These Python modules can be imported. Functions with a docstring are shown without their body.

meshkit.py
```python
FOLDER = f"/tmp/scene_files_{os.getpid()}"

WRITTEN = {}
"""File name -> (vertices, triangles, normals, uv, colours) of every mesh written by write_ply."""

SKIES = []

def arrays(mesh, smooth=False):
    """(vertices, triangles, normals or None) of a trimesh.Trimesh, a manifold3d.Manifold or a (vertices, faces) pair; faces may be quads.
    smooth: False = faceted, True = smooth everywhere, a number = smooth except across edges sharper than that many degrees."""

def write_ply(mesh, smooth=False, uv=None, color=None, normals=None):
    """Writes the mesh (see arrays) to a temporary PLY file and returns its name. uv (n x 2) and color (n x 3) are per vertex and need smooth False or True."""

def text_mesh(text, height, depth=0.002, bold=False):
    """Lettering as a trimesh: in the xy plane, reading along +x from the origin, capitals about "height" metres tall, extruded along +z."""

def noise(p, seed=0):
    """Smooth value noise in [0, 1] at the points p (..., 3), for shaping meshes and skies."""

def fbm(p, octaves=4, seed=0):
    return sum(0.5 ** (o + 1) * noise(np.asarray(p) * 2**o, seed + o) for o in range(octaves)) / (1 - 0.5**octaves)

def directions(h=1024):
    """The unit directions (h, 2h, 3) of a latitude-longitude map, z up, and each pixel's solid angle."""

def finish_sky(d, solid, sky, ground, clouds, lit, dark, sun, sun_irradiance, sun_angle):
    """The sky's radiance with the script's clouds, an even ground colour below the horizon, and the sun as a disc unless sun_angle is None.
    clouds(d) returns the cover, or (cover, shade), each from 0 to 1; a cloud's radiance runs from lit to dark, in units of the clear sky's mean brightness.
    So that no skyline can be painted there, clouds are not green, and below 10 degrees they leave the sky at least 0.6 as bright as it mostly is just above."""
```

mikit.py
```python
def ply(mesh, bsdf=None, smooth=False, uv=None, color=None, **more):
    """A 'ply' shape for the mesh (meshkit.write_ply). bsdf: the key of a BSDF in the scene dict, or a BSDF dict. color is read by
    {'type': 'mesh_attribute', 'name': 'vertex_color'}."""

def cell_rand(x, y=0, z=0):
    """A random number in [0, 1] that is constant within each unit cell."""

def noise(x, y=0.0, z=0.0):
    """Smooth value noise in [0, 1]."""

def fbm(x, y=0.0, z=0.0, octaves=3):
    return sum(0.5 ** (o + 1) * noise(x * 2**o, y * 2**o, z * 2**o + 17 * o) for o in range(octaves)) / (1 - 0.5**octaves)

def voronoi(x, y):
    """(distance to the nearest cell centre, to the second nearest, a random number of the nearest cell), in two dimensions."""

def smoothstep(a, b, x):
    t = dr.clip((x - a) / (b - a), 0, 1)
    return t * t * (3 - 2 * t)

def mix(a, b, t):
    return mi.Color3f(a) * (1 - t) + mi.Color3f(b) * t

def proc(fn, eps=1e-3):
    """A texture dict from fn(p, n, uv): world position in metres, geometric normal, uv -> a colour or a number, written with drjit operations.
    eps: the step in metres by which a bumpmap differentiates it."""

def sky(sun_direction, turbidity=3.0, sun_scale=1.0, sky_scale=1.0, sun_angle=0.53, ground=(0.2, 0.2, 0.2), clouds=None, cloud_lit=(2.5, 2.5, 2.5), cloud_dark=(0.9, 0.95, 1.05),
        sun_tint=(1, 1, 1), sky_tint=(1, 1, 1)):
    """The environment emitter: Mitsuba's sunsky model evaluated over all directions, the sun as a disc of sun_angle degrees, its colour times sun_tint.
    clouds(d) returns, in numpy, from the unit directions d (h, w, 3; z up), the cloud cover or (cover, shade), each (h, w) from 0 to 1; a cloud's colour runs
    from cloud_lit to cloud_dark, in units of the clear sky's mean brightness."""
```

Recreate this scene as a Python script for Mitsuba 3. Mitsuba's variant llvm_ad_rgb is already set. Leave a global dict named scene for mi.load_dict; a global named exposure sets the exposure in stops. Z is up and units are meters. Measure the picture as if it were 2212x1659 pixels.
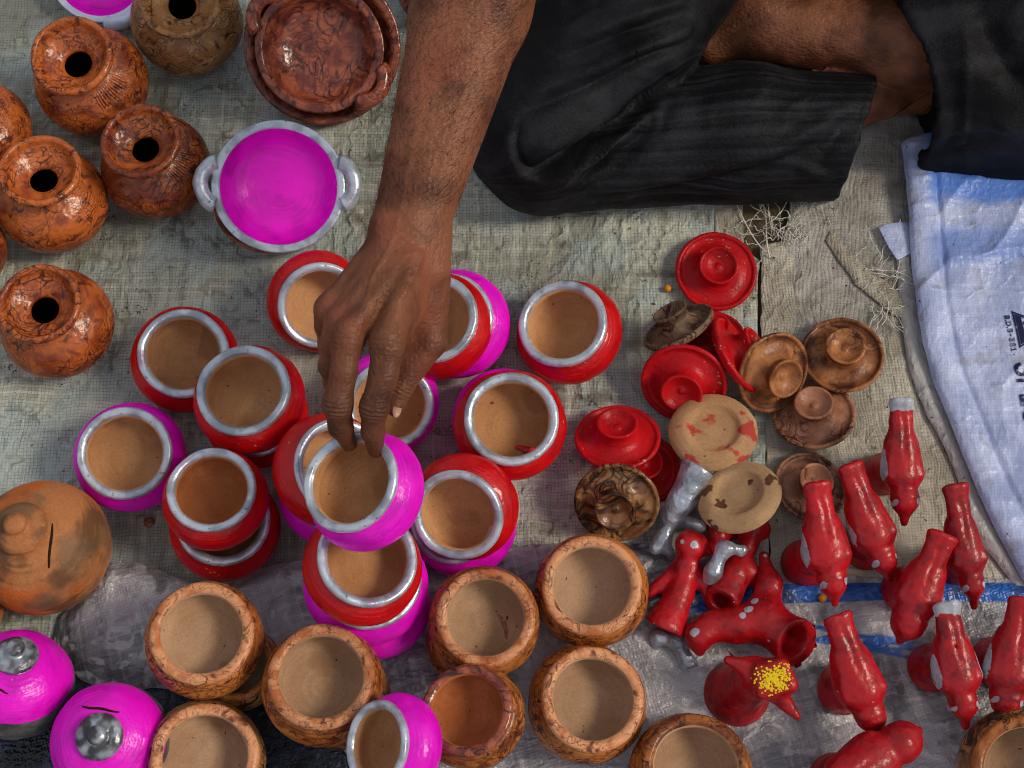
import math
import numpy as np
import trimesh
import shapely
import shapely.geometry as sg
import drjit as dr
import mitsuba as mi
import mikit, meshkit
from mikit import noise, fbm, cell_rand, smoothstep, mix, proc, voronoi

scene, labels = {}, {}
T4 = mi.ScalarTransform4f
rng = np.random.default_rng(11)

# ------------------------------------------------------------------ camera, sky, exposure
PITCH, DIST, FOV = math.radians(70), 1.25, 38.4
EYE = np.array([0.0, -DIST * math.cos(PITCH), DIST * math.sin(PITCH)])
FWD = np.array([0, math.cos(PITCH), -math.sin(PITCH)])
UPV = np.array([0, math.sin(PITCH), math.cos(PITCH)])
RGT = np.array([1.0, 0, 0])
scene['camera'] = dict(type='thinlens', fov=FOV, fov_axis='x', near_clip=0.02, far_clip=500.0, aperture_radius=0.0012, focus_distance=1.13,
                       to_world=T4().look_at(origin=EYE.tolist(), target=(EYE + FWD).tolist(), up=[0, 0, 1]))
SUN = np.array([0.70, -0.08, 0.72])


def cloud_cover(d):
    n = meshkit.fbm(d * [2.2, 2.2, 3.0] + 5.0, 3, seed=4)
    return np.ones(d.shape[:2]), np.clip(1.55 - 2.1 * n, 0, 1)


scene['sky'] = mikit.sky(SUN, turbidity=4, sun_scale=0.30, sun_angle=16, clouds=cloud_cover, cloud_lit=(1.10, 1.14, 1.22), cloud_dark=(0.50, 0.53, 0.60),
                         ground=(0.22, 0.2, 0.18), sun_tint=(0.93, 1.0, 1.09))
exposure = 2.32

# ------------------------------------------------------------------ helpers
W0 = 2212.0
F0 = (W0 / 2) / math.tan(math.radians(FOV / 2))


def ray(x, y):
    d = FWD + RGT * ((x - W0 / 2) / F0) + UPV * ((W0 * 0.375 - y) / F0)
    return d / np.linalg.norm(d)


def at(x, y, z=0.0):
    """The point at height z seen at this place of the photograph."""
    d = ray(x, y)
    return EYE + d * ((z - EYE[2]) / d[2])


def pix(p):
    q = np.asarray(p, float) - EYE
    w = q @ FWD
    return np.stack([W0 / 2 + F0 * (q @ RGT) / w, W0 * 0.375 - F0 * (q @ UPV) / w], -1)


def size(px, p):
    return px / F0 * float((np.asarray(p) - EYE) @ FWD)


def key_of(name, parent=None):
    k = name if parent is None else parent + '__' + name
    if k not in scene and k not in labels:
        return k
    i = 1
    while f'{k}_{i:03d}' in scene or f'{k}_{i:03d}' in labels:
        i += 1
    return f'{k}_{i:03d}'


def thing(name, label, cat, group=None, kind=None):
    k = key_of(name)
    labels[k] = dict(label=label, category=cat)
    if group:
        labels[k]['group'] = group
    if kind:
        labels[k]['kind'] = kind
    return k


def part(name, mesh, mat, parent=None, smooth=True, uv=None, label=None, kind=None):
    if isinstance(name, str) and parent is None:
        k = name
    else:
        k = key_of(name, parent)
    scene[k] = mikit.ply(mesh, mat, smooth=smooth, uv=uv)
    if label or kind:
        labels[k] = {**({'label': label} if label else {}), **({'kind': kind} if kind else {})}
    return k


def fr(axis, spin=0.0):
    """Rotation with its z along axis, its x near the world's x, turned by spin."""
    a = np.asarray(axis, float) / np.linalg.norm(axis)
    x = np.array([1.0, 0, 0]) - a * a[0]
    x /= np.linalg.norm(x)
    y = np.cross(a, x)
    c, s = math.cos(spin), math.sin(spin)
    return np.stack([c * x + s * y, -s * x + c * y, a], 1)


def spline(pts, n, closed=False):
    from scipy.interpolate import PchipInterpolator, CubicSpline
    p = np.asarray(pts, float)
    t = np.r_[0, np.cumsum(np.linalg.norm(np.diff(p, axis=0), axis=1) ** 0.7)]
    return CubicSpline(t, p, bc_type='natural')(np.linspace(0, t[-1], n))


def lathe(pts, n, ident, wob=0.02, freq=1.7, seed=0, extra=None):
    p = np.asarray(pts, float)
    m = len(p)
    a = np.linspace(0, 2 * np.pi, n + 1)
    r = np.maximum(p[:, 0], 1e-4)
    V = np.stack([r[:, None] * np.cos(a), r[:, None] * np.sin(a), np.repeat(p[:, 1:2], n + 1, 1)], -1)
    if extra is not None:
        V = extra(V, a)
    q = V * freq + seed * 7.31
    V = V * (1 + wob * (meshkit.fbm(q, 2, seed) - 0.5)[..., None] * 2)
    V = V * (1 + 0.5 * wob * (meshkit.fbm(V * 7.3 + seed, 2, seed + 3) - 0.5)[..., None])
    V[:, -1] = V[:, 0]
    s = np.r_[0, np.cumsum(np.linalg.norm(np.diff(p, axis=0), axis=1))]
    uv = np.stack([np.repeat((a / (2 * np.pi) * 0.98 + 0.01)[None], m, 0) + ident, np.repeat(s[:, None], n + 1, 1)], -1)
    i, j = np.meshgrid(np.arange(m - 1), np.arange(n), indexing='ij')
    q = np.stack([i * (n + 1) + j, i * (n + 1) + j + 1, (i + 1) * (n + 1) + j + 1, (i + 1) * (n + 1) + j], -1).reshape(-1, 4)
    f = np.vstack([q[:, [0, 1, 2]], q[:, [0, 2, 3]]])
    return V.reshape(-1, 3), f, uv.reshape(-1, 2), (m, n + 1)


def seam_normals(V, f, shape):
    m, n = shape
    nn = np.zeros_like(V)
    fn = np.cross(V[f[:, 1]] - V[f[:, 0]], V[f[:, 2]] - V[f[:, 0]])
    for k in range(3):
        np.add.at(nn, f[:, k], fn)
    g = nn.reshape(m, n, 3)
    e = g[:, 0] + g[:, -1]
    g[:, 0] = e
    g[:, -1] = e
    return (nn / (np.linalg.norm(nn, axis=1, keepdims=True) + 1e-20))


def lathe_part(name, pts, mat, parent, C, R, M, ident, n=120, wob=0.02, seed=0, extra=None, label=None):
    V, f, uv, sh = lathe(pts, n, ident, wob, seed=seed, extra=extra)
    Vw = V * R @ M.T + C
    k = key_of(name, parent)
    path = meshkit.write_ply((Vw, f), False, uv, None, normals=seam_normals(Vw, f, sh))
    scene[k] = {'type': 'ply', 'filename': path, 'face_normals': False, 'bsdf': {'type': 'ref', 'id': mat}}
    if label:
        labels[k] = {'label': label}
    return k, Vw


def solve(body, rim, Rpx, h, outer, zb=None, iters=7):
    """Centre, radius and axis of a turned object from where its centre and the middle of its mouth stand; it rests on the ground unless zb is given."""
    c = 0.03
    pr = np.asarray(outer, float)
    for _ in range(iters):
        C = at(*body, c)
        R = size(Rpx, C)
        d = ray(*rim)
        o = EYE - C
        b, q = o @ d, o @ o - (h * R) ** 2
        disc = b * b - q
        t = -b - math.sqrt(disc) if disc > 0 else -b
        a = EYE + d * t - C
        a /= np.linalg.norm(a)
        s = math.sqrt(max(0.0, 1 - a[2] ** 2))
        low = float((pr[:, 1] * a[2] - pr[:, 0] * s).min()) * R
        zs = support(C[0], C[1]) if zb is None else zb
        c = zs - low
    return C, R, a


# ---- surfaces from distance fields
def nets(fn, lo, hi, h):
    lo = np.asarray(lo, float)
    ax = [np.arange(lo[i], hi[i] + h, h, dtype=np.float32) for i in range(3)]
    P = np.stack(np.meshgrid(*ax, indexing='ij'), -1)
    F = np.asarray(fn(P), np.float32)
    S = F < 0
    n = [s - 1 for s in F.shape]
    cnt = np.zeros(n, np.int8)
    offs = [(a, b, c) for a in (0, 1) for b in (0, 1) for c in (0, 1)]
    for a, b, c in offs:
        cnt += S[a:a + n[0], b:b + n[1], c:c + n[2]]
    mask = (cnt > 0) & (cnt < 8)
    idx = np.full(n, -1, np.int64)
    cells = np.argwhere(mask)
    idx[mask] = np.arange(len(cells))
    acc, num = np.zeros((len(cells), 3)), np.zeros(len(cells))
    val = {o: F[cells[:, 0] + o[0], cells[:, 1] + o[1], cells[:, 2] + o[2]] for o in offs}
    for o in offs:
        for d in range(3):
            if o[d] == 0:
                e = list(o); e[d] = 1; e = tuple(e)
                fa, fb = val[o], val[e]
                x = (fa < 0) != (fb < 0)
                t = np.where(x, fa / np.where(x, fa - fb, 1), 0)
                p = np.array(o, float)[None] + t[:, None] * np.eye(3)[d]
                acc += x[:, None] * p
                num += x
    V = lo + (cells + acc / num[:, None]) * h
    quads = []
    for d in range(3):
        a, b = (d + 1) % 3, (d + 2) % 3
        s0 = [slice(None)] * 3; s1 = [slice(None)] * 3
        s0[d] = slice(0, -1); s1[d] = slice(1, None)
        g = np.argwhere(S[tuple(s0)] != S[tuple(s1)])
        g = g[(g[:, a] > 0) & (g[:, b] > 0) & (g[:, a] < n[a]) & (g[:, b] < n[b])]
        inside = S[g[:, 0], g[:, 1], g[:, 2]]
        ea, eb = np.eye(3, dtype=int)[a], np.eye(3, dtype=int)[b]
        q = np.stack([idx[tuple((g - k).T)] for k in (ea + eb, eb, 0 * ea, ea)], 1)
        q[~inside] = q[~inside][:, ::-1]
        quads.append(q)
    q = np.vstack(quads)
    q = q[(q >= 0).all(1)]
    return V, np.vstack([q[:, [0, 1, 2]], q[:, [0, 2, 3]]])


def cone(P, a, b, ra, rb, flat=None):
    a, b = np.asarray(a, np.float32), np.asarray(b, np.float32)
    ab = b - a
    pa = P - a
    t = np.clip((pa @ ab) / max(float(ab @ ab), 1e-12), 0, 1)
    q = pa - t[..., None] * ab
    if flat is not None:
        q = q / np.asarray(flat, np.float32)
    return np.sqrt((q * q).sum(-1)) - (ra + (rb - ra) * t)


def smin(a, b, k):
    h = np.clip(0.5 + 0.5 * (b - a) / k, 0, 1)
    return b + (a - b) * h - k * h * (1 - h)


def smax(a, b, k):
    return -smin(-a, -b, k)


def chain(P, pts, rs, k=0.008, flat=None):
    d = None
    for i in range(len(pts) - 1):
        e = cone(P, pts[i], pts[i + 1], rs[i], rs[i + 1], flat)
        d = e if d is None else smin(d, e, k)
    return d


def taubin(V, f, it=6):
    m = trimesh.Trimesh(V, f, process=False)
    trimesh.smoothing.filter_taubin(m, iterations=it)
    return np.array(m.vertices), f


def tube(points, r, sides=6):
    p = np.asarray(points, float)
    t = np.gradient(p, axis=0)
    t /= np.linalg.norm(t, axis=1, keepdims=True) + 1e-12
    a = np.cross(t, [0.31, 0.2, 0.93]); a /= np.linalg.norm(a, axis=1, keepdims=True) + 1e-12
    b, g = np.cross(t, a), np.arange(sides) * 2 * np.pi / sides
    r = np.broadcast_to(r, (len(p),))
    v = p[:, None] + r[:, None, None] * (np.cos(g)[None, :, None] * a[:, None] + np.sin(g)[None, :, None] * b[:, None])
    i, j = np.meshgrid(np.arange(len(p) - 1), np.arange(sides), indexing='ij')
    q = np.stack([i * sides + j, i * sides + (j + 1) % sides, (i + 1) * sides + (j + 1) % sides, (i + 1) * sides + j], -1).reshape(-1, 4)
    V = np.vstack([v.reshape(-1, 3), p[:1], p[-1:]])
    n = len(p) * sides
    caps = [[n, (k + 1) % sides, k] for k in range(sides)] + [[n + 1, n - sides + k, n - sides + (k + 1) % sides] for k in range(sides)]
    return V, np.vstack([q[:, [0, 1, 2]], q[:, [0, 2, 3]], caps])


def join(meshes):
    vs, fs, o = [], [], 0
    for v, f in meshes:
        vs.append(v); fs.append(np.asarray(f) + o); o += len(v)
    return np.vstack(vs), np.vstack(fs)


# ---- sheets: a polygon on the ground filled with a fine grid, given thickness
SHEETS = []


def sheet(poly_px, zfun, h=0.003, thick=0.0012, jag=0.0, seed=0, world=None):
    pts = world if world is not None else np.array([at(*p)[:2] for p in poly_px])
    out = []
    for i in range(len(pts)):
        a, b = pts[i], pts[(i + 1) % len(pts)]
        n = max(2, int(np.linalg.norm(b - a) / 0.004))
        s = np.arange(n) / n
        out.append(a + (b - a) * s[:, None])
    out = np.vstack(out)
    if jag:
        out += jag * (np.stack([meshkit.fbm(np.c_[out * 90, out[:, :1] * 0 + k], 3, seed + k) for k in (0, 1)], 1) - 0.5) * 2
    poly = sg.Polygon(out).buffer(0)
    x0, y0, x1, y1 = poly.bounds
    xs, ys = np.arange(x0, x1 + h, h), np.arange(y0, y1 + h, h)
    X, Y = np.meshgrid(xs, ys, indexing='ij')
    cx, cy = X[:-1, :-1] + h / 2, Y[:-1, :-1] + h / 2
    shapely.prepare(poly)
    keep = shapely.contains_xy(poly, cx, cy)
    ids = np.arange(X.size).reshape(X.shape)
    q = np.stack([ids[:-1, :-1], ids[1:, :-1], ids[1:, 1:], ids[:-1, 1:]], -1)[keep]
    used, inv = np.unique(q, return_inverse=True)
    q = inv.reshape(q.shape)
    V = np.stack([X.ravel()[used], Y.ravel()[used]], -1)
    e = np.vstack([q[:, [0, 1]], q[:, [1, 2]], q[:, [2, 3]], q[:, [3, 0]]])
    es = np.sort(e, 1)
    _, first, c = np.unique(es, axis=0, return_index=True, return_counts=True)
    be = e[first[c == 1]]
    bv = np.unique(be)
    ring = poly.exterior
    pr = shapely.line_interpolate_point(ring, shapely.line_locate_point(ring, shapely.points(V[bv])))
    V[bv] = np.stack([shapely.get_x(pr), shapely.get_y(pr)], 1)
    edge = shapely.distance(ring, shapely.points(V))
    z = zfun(V[:, 0], V[:, 1], edge)
    top = np.c_[V, z]
    n = len(V)
    Vv = np.vstack([top, top - [0, 0, thick]])
    tri = np.vstack([q[:, [0, 1, 2]], q[:, [0, 2, 3]]])
    side = np.vstack([np.stack([be[:, 1], be[:, 0], be[:, 0] + n], 1), np.stack([be[:, 1], be[:, 0] + n, be[:, 1] + n], 1)])
    SHEETS.append((poly, zfun, ring))
    return Vv, np.vstack([tri, tri[:, ::-1] + n, side])


def support(x, y):
    z = 0.0
    p = sg.Point(x, y)
    for poly, zf, ring in SHEETS:
        if poly.contains(p):
            xs = x + np.array([0, 0.02, -0.02, 0, 0]); ys = y + np.array([0, 0, 0, 0.02, -0.02])
            z = max(z, float(np.max(zf(xs, ys, np.full(5, 0.1)))))
    return z


def nz(x, y, f, octaves=3, seed=0, ang=0.0, stretch=1.0):
    c, s = math.cos(ang), math.sin(ang)
    return meshkit.fbm(np.stack([(x * c + y * s) * f, (-x * s + y * c) * f * stretch, 0 * x + 3.3], -1), octaves, seed)


def ridge(x, y, f, octaves=3, seed=0, ang=0.0, stretch=1.0):
    return 1 - np.abs(2 * nz(x, y, f, octaves, seed, ang, stretch) - 1)

# ------------------------------------------------------------------ materials
def C3(*c):
    return mi.Color3f(*c)


def mat(name, color, rough=0.5, metallic=0.0, spec=0.22, coat=0.0, bump=None, bscale=0.0005, eps=6e-4, **kw):
    tex = (lambda v: proc(v) if callable(v) else ({'type': 'rgb', 'value': list(v)} if isinstance(v, (tuple, list)) else v))
    b = {'type': 'principled', 'base_color': tex(color), 'roughness': tex(rough), 'metallic': tex(metallic), 'specular': spec, **kw}
    if coat:
        b['clearcoat'] = coat
        b['clearcoat_gloss'] = 0.85
    if bump is not None:
        b = {'type': 'bumpmap', 'height': proc(bump, eps), 'scale': float(bscale), 'bsdf': b}
    scene[name] = {'type': 'twosided', 'bsdf': b}


def warp(p, k, a):
    w = noise(p.x * k * 0.6 + 3.1, p.y * k * 0.6, p.z * k * 0.6)
    w2 = noise(p.x * k * 0.6 + 31.7, p.y * k * 0.6 + 9, p.z * k * 0.6)
    return p.x * k + a * w, p.y * k + a * w2, p.z * k + a * (w - w2)


def veins(p, k, width=0.10):
    """Thin dark feathery lines, as lacquer runs when a pot is smoked."""
    x, y, z = warp(p, k, 2.6)
    r1 = dr.abs(2 * noise(x, y, z) - 1)
    r2 = dr.abs(2 * noise(x * 1.9 + 7, y * 1.9, z * 1.9 + 3) - 1)
    r3 = dr.abs(2 * noise(x * 3.7 + 2, y * 3.7 + 5, z * 3.7) - 1)
    l = (1 - smoothstep(0.0, width, r1)) + 0.75 * (1 - smoothstep(0.0, width * 1.5, r2)) + 0.28 * (1 - smoothstep(0.0, width * 1.7, r3))
    patch = fbm(x * 0.35, y * 0.35 + 4, z * 0.35, 2)
    return l * smoothstep(0.30, 0.62, patch + 0.14), patch


def marbled(light, mid, dark, k=150.0, w=0.13, amt=0.9):
    def fn(p, n, uv):
        tone = cell_rand(dr.floor(uv.x), 5)
        p = p * (0.8 + 0.5 * cell_rand(dr.floor(uv.x), 9))
        l, patch = veins(p, k, w)
        wv = noise(p.x * 60, p.y * 60, p.z * 60)
        blot = fbm(p.x * 95 + 3 * wv, p.y * 95 - 2 * wv, p.z * 95 + 2 * wv, 4)
        c = mix(C3(*mid), C3(*light), smoothstep(0.34, 0.62, blot * 0.8 + tone * 0.2))
        c = mix(c, C3(*dark), smoothstep(0.58, 0.78, fbm(p.x * 130 - 3 * wv, p.y * 130 + 8, p.z * 130 + 3 * wv, 4)) * 0.85)
        c = mix(c, C3(*dark), dr.clip(l * amt, 0, 0.95) * smoothstep(0.38, 0.60, 0.4 * blot + 0.6 * patch + 0.05))
        sp = noise(p.x * 900, p.y * 900, p.z * 900)
        c = mix(c, C3(0.62, 0.5, 0.4), smoothstep(0.925, 0.96, sp) * smoothstep(0.5, 0.6, patch) * 0.8)
        return c * (0.85 + 0.3 * tone) * (0.94 + 0.12 * noise(uv.y * 22 + 3 * blot, uv.x * 2))
    return fn


def marble_bump(p, n, uv):
    return fbm(p.x * 260, p.y * 260, p.z * 260, 3)


mat('lacquer_orange', marbled((0.46, 0.112, 0.020), (0.20, 0.034, 0.010), (0.04, 0.007, 0.004), w=0.15, amt=0.85), rough=0.32, spec=0.28, coat=0.7, bump=marble_bump, bscale=0.0009)
mat('lacquer_olive', marbled((0.50, 0.28, 0.12), (0.34, 0.155, 0.055), (0.07, 0.020, 0.008)), rough=0.34, coat=0.4, bump=marble_bump, bscale=0.0006)
mat('lacquer_tan', marbled((0.46, 0.155, 0.034), (0.20, 0.050, 0.012), (0.04, 0.009, 0.005), k=130, w=0.15, amt=0.85), rough=0.33, coat=0.4, bump=marble_bump, bscale=0.0006)
mat('lacquer_pale', marbled((0.62, 0.285, 0.135), (0.42, 0.128, 0.040), (0.09, 0.018, 0.008), k=125, w=0.085, amt=0.75), rough=0.38, coat=0.25, bump=marble_bump, bscale=0.0006)
mat('lacquer_maroon', marbled((0.36, 0.095, 0.045), (0.15, 0.030, 0.020), (0.03, 0.007, 0.007), k=70, w=0.16, amt=0.7), rough=0.2, spec=0.35, coat=0.6, bump=marble_bump, bscale=0.0006)
mat('lacquer_dark', marbled((0.40, 0.20, 0.075), (0.22, 0.085, 0.03), (0.02, 0.007, 0.005), k=95, w=0.26), rough=0.3, coat=0.5, bump=marble_bump, bscale=0.0006)


def painted(base, deep, chip, chips=0.80):
    def fn(p, n, uv):
        t = fbm(p.x * 60, p.y * 60, p.z * 60, 3)
        st = 0.6 * noise(uv.y * 38 + 2 * noise(uv.x * 14, 1.0), uv.x * 7) + 0.4 * noise(uv.y * 90, uv.x * 16)
        c = mix(C3(*deep), C3(*base), smoothstep(0.18, 0.60, 0.72 * t + 0.28 * st))
        d = fbm(p.x * 420 + 3, p.y * 420, p.z * 420, 2)
        q = fbm(p.x * 35 + 8, p.y * 35 + 1, p.z * 35, 2)
        c = mix(c, C3(*chip), smoothstep(chips, chips + 0.05, d * 0.72 + q * 0.36))
        return c
    return fn


def paint_bump(p, n, uv):
    return 0.4 * noise(uv.y * 48, uv.x * 9) + fbm(p.x * 160, p.y * 160, p.z * 160, 3) + 0.25 * noise(p.x * 700, p.y * 700, p.z * 700)


mat('red_paint', painted((0.56, 0.002, 0.004), (0.36, 0.001, 0.003), (0.5, 0.25, 0.12)), rough=0.26, spec=0.16, coat=1.0, bump=paint_bump, bscale=0.0007)
mat('pink_paint', painted((0.84, 0.004, 0.63), (0.54, 0.002, 0.42), (0.5, 0.3, 0.35), 0.84), rough=0.34, coat=0.4, bump=paint_bump, bscale=0.0006)
mat('lid_red', painted((0.50, 0.006, 0.010), (0.28, 0.003, 0.006), (0.42, 0.26, 0.15), 0.79), rough=0.36, bump=paint_bump, bscale=0.0007)


def silver_color(p, n, uv):
    t = fbm(p.x * 90, p.y * 90, p.z * 90, 3)
    c = mix(C3(0.34, 0.385, 0.455), C3(0.60, 0.67, 0.77), smoothstep(0.3, 0.62, t))
    d = fbm(p.x * 380 + 11, p.y * 380, p.z * 380 + 4, 3)
    c = mix(c, C3(0.08, 0.10, 0.12), smoothstep(0.74, 0.84, d) * 0.8)
    e = fbm(p.x * 60 + 1, p.y * 60 + 7, p.z * 60, 3)
    c = mix(c, C3(0.5, 0.2, 0.42), smoothstep(0.68, 0.82, e) * 0.35)
    return mix(c, C3(0.55, 0.28, 0.14), smoothstep(0.79, 0.83, fbm(p.x * 300, p.y * 300 + 6, p.z * 300, 2)))


mat('silver_paint', silver_color, rough=0.34, metallic=0.5, bump=paint_bump, bscale=0.0005)


def clay_fn(light, deep):
    def fn(p, n, uv):
        tone = cell_rand(dr.floor(uv.x), 2)
        t = fbm(p.x * 45, p.y * 45, p.z * 45, 4)
        c = mix(C3(*deep), C3(*light), smoothstep(0.25, 0.7, t * 0.7 + tone * 0.3))
        g = noise(p.x * 1300, p.y * 1300, p.z * 1300)
        c *= 0.86 + 0.28 * g
        c *= 0.94 + 0.12 * noise(uv.y * 24 + 2.5 * t, uv.x * 2)
        d = fbm(p.x * 260 + 5, p.y * 260, p.z * 260, 2)
        c = mix(c, C3(0.05, 0.025, 0.015), smoothstep(0.84, 0.90, d) * 0.8)
        s = fbm(p.x * 28 + 2, p.y * 28, p.z * 28 + 9, 3)
        return mix(c, C3(0.26, 0.12, 0.06), smoothstep(0.66, 0.74, s) * 0.5)
    return fn


def clay_bump(p, n, uv):
    return fbm(p.x * 500, p.y * 500, p.z * 500, 3)


mat('bare_clay', clay_fn((0.56, 0.305, 0.148), (0.43, 0.205, 0.088)), rough=0.85, spec=0.2, bump=clay_bump, bscale=0.0006)
mat('bare_clay_grey', clay_fn((0.50, 0.325, 0.205), (0.38, 0.23, 0.135)), rough=0.85, spec=0.15, bump=clay_bump, bscale=0.0006)
mat('bare_clay_red', clay_fn((0.52, 0.20, 0.075), (0.36, 0.115, 0.035)), rough=0.8, spec=0.2, bump=clay_bump, bscale=0.0006)
mat('vase_inside', (0.03, 0.014, 0.008), rough=0.9, spec=0.1)


def bank_color(p, n, uv):
    t = fbm(p.x * 38, p.y * 38, p.z * 38, 4)
    c = mix(C3(0.15, 0.065, 0.028), C3(0.44, 0.17, 0.06), smoothstep(0.36, 0.60, t + 0.12 * (noise(uv.y * 22 + 2 * t, uv.x * 3) - 0.5)))
    o = fbm(p.x * 24 + 7, p.y * 24, p.z * 24 + 2, 4)
    c = mix(c, C3(0.52, 0.115, 0.014), smoothstep(0.50, 0.62, o) * 0.85)
    g = fbm(p.x * 30 + 17, p.y * 30, p.z * 30 + 2, 3)
    c = mix(c, C3(0.12, 0.085, 0.05), smoothstep(0.50, 0.7, g) * 0.7)
    return c * (0.85 + 0.3 * noise(p.x * 900, p.y * 900, p.z * 900))


mat('bank_clay', bank_color, rough=0.55, bump=clay_bump, bscale=0.0008)


def smoked(p, n, uv):
    t = fbm(p.x * 70, p.y * 70, p.z * 70, 4)
    c = mix(C3(0.035, 0.036, 0.038), C3(0.11, 0.105, 0.11), smoothstep(0.3, 0.7, t))
    return mix(c, C3(0.32, 0.03, 0.25), smoothstep(0.62, 0.72, fbm(p.x * 55 + 3, p.y * 55, p.z * 55, 3)) * 0.5)


mat('smoked_clay', smoked, rough=0.42, spec=0.5, bump=clay_bump, bscale=0.0008)


def smoked_silver(p, n, uv):
    t = fbm(p.x * 110, p.y * 110, p.z * 110, 3)
    return mix(C3(0.07, 0.07, 0.075), C3(0.42, 0.46, 0.52), smoothstep(0.35, 0.68, t))


mat('worn_silver', smoked_silver, rough=0.33, metallic=0.5, bump=paint_bump, bscale=0.0008)


def glaze_blue(p, n, uv):
    return mix(C3(0.40, 0.48, 0.80), C3(0.72, 0.78, 0.92), smoothstep(0.3, 0.6, fbm(p.x * 60, p.y * 60, p.z * 60, 3)))


mat('pale_blue_paint', glaze_blue, rough=0.3, spec=0.5)


def tan_stained(p, n, uv):
    c = clay_fn((0.56, 0.34, 0.175), (0.42, 0.23, 0.11))(p, n, uv)
    s = fbm(p.x * 70 + 1, p.y * 70, p.z * 70 + 3, 4)
    return mix(c, C3(0.44, 0.02, 0.022), smoothstep(0.54, 0.62, s) * 0.85)


def tan_spotted(p, n, uv):
    c = clay_fn((0.50, 0.315, 0.165), (0.36, 0.215, 0.11))(p, n, uv)
    s = fbm(p.x * 85 + 31, p.y * 85, p.z * 85 + 3, 3)
    return mix(c, C3(0.07, 0.02, 0.006), smoothstep(0.66, 0.70, s) * 0.9)


mat('tan_red_stained', tan_stained, rough=0.75, spec=0.25, bump=clay_bump, bscale=0.0007)
mat('tan_brown_spotted', tan_spotted, rough=0.75, spec=0.25, bump=clay_bump, bscale=0.0007)


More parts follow.
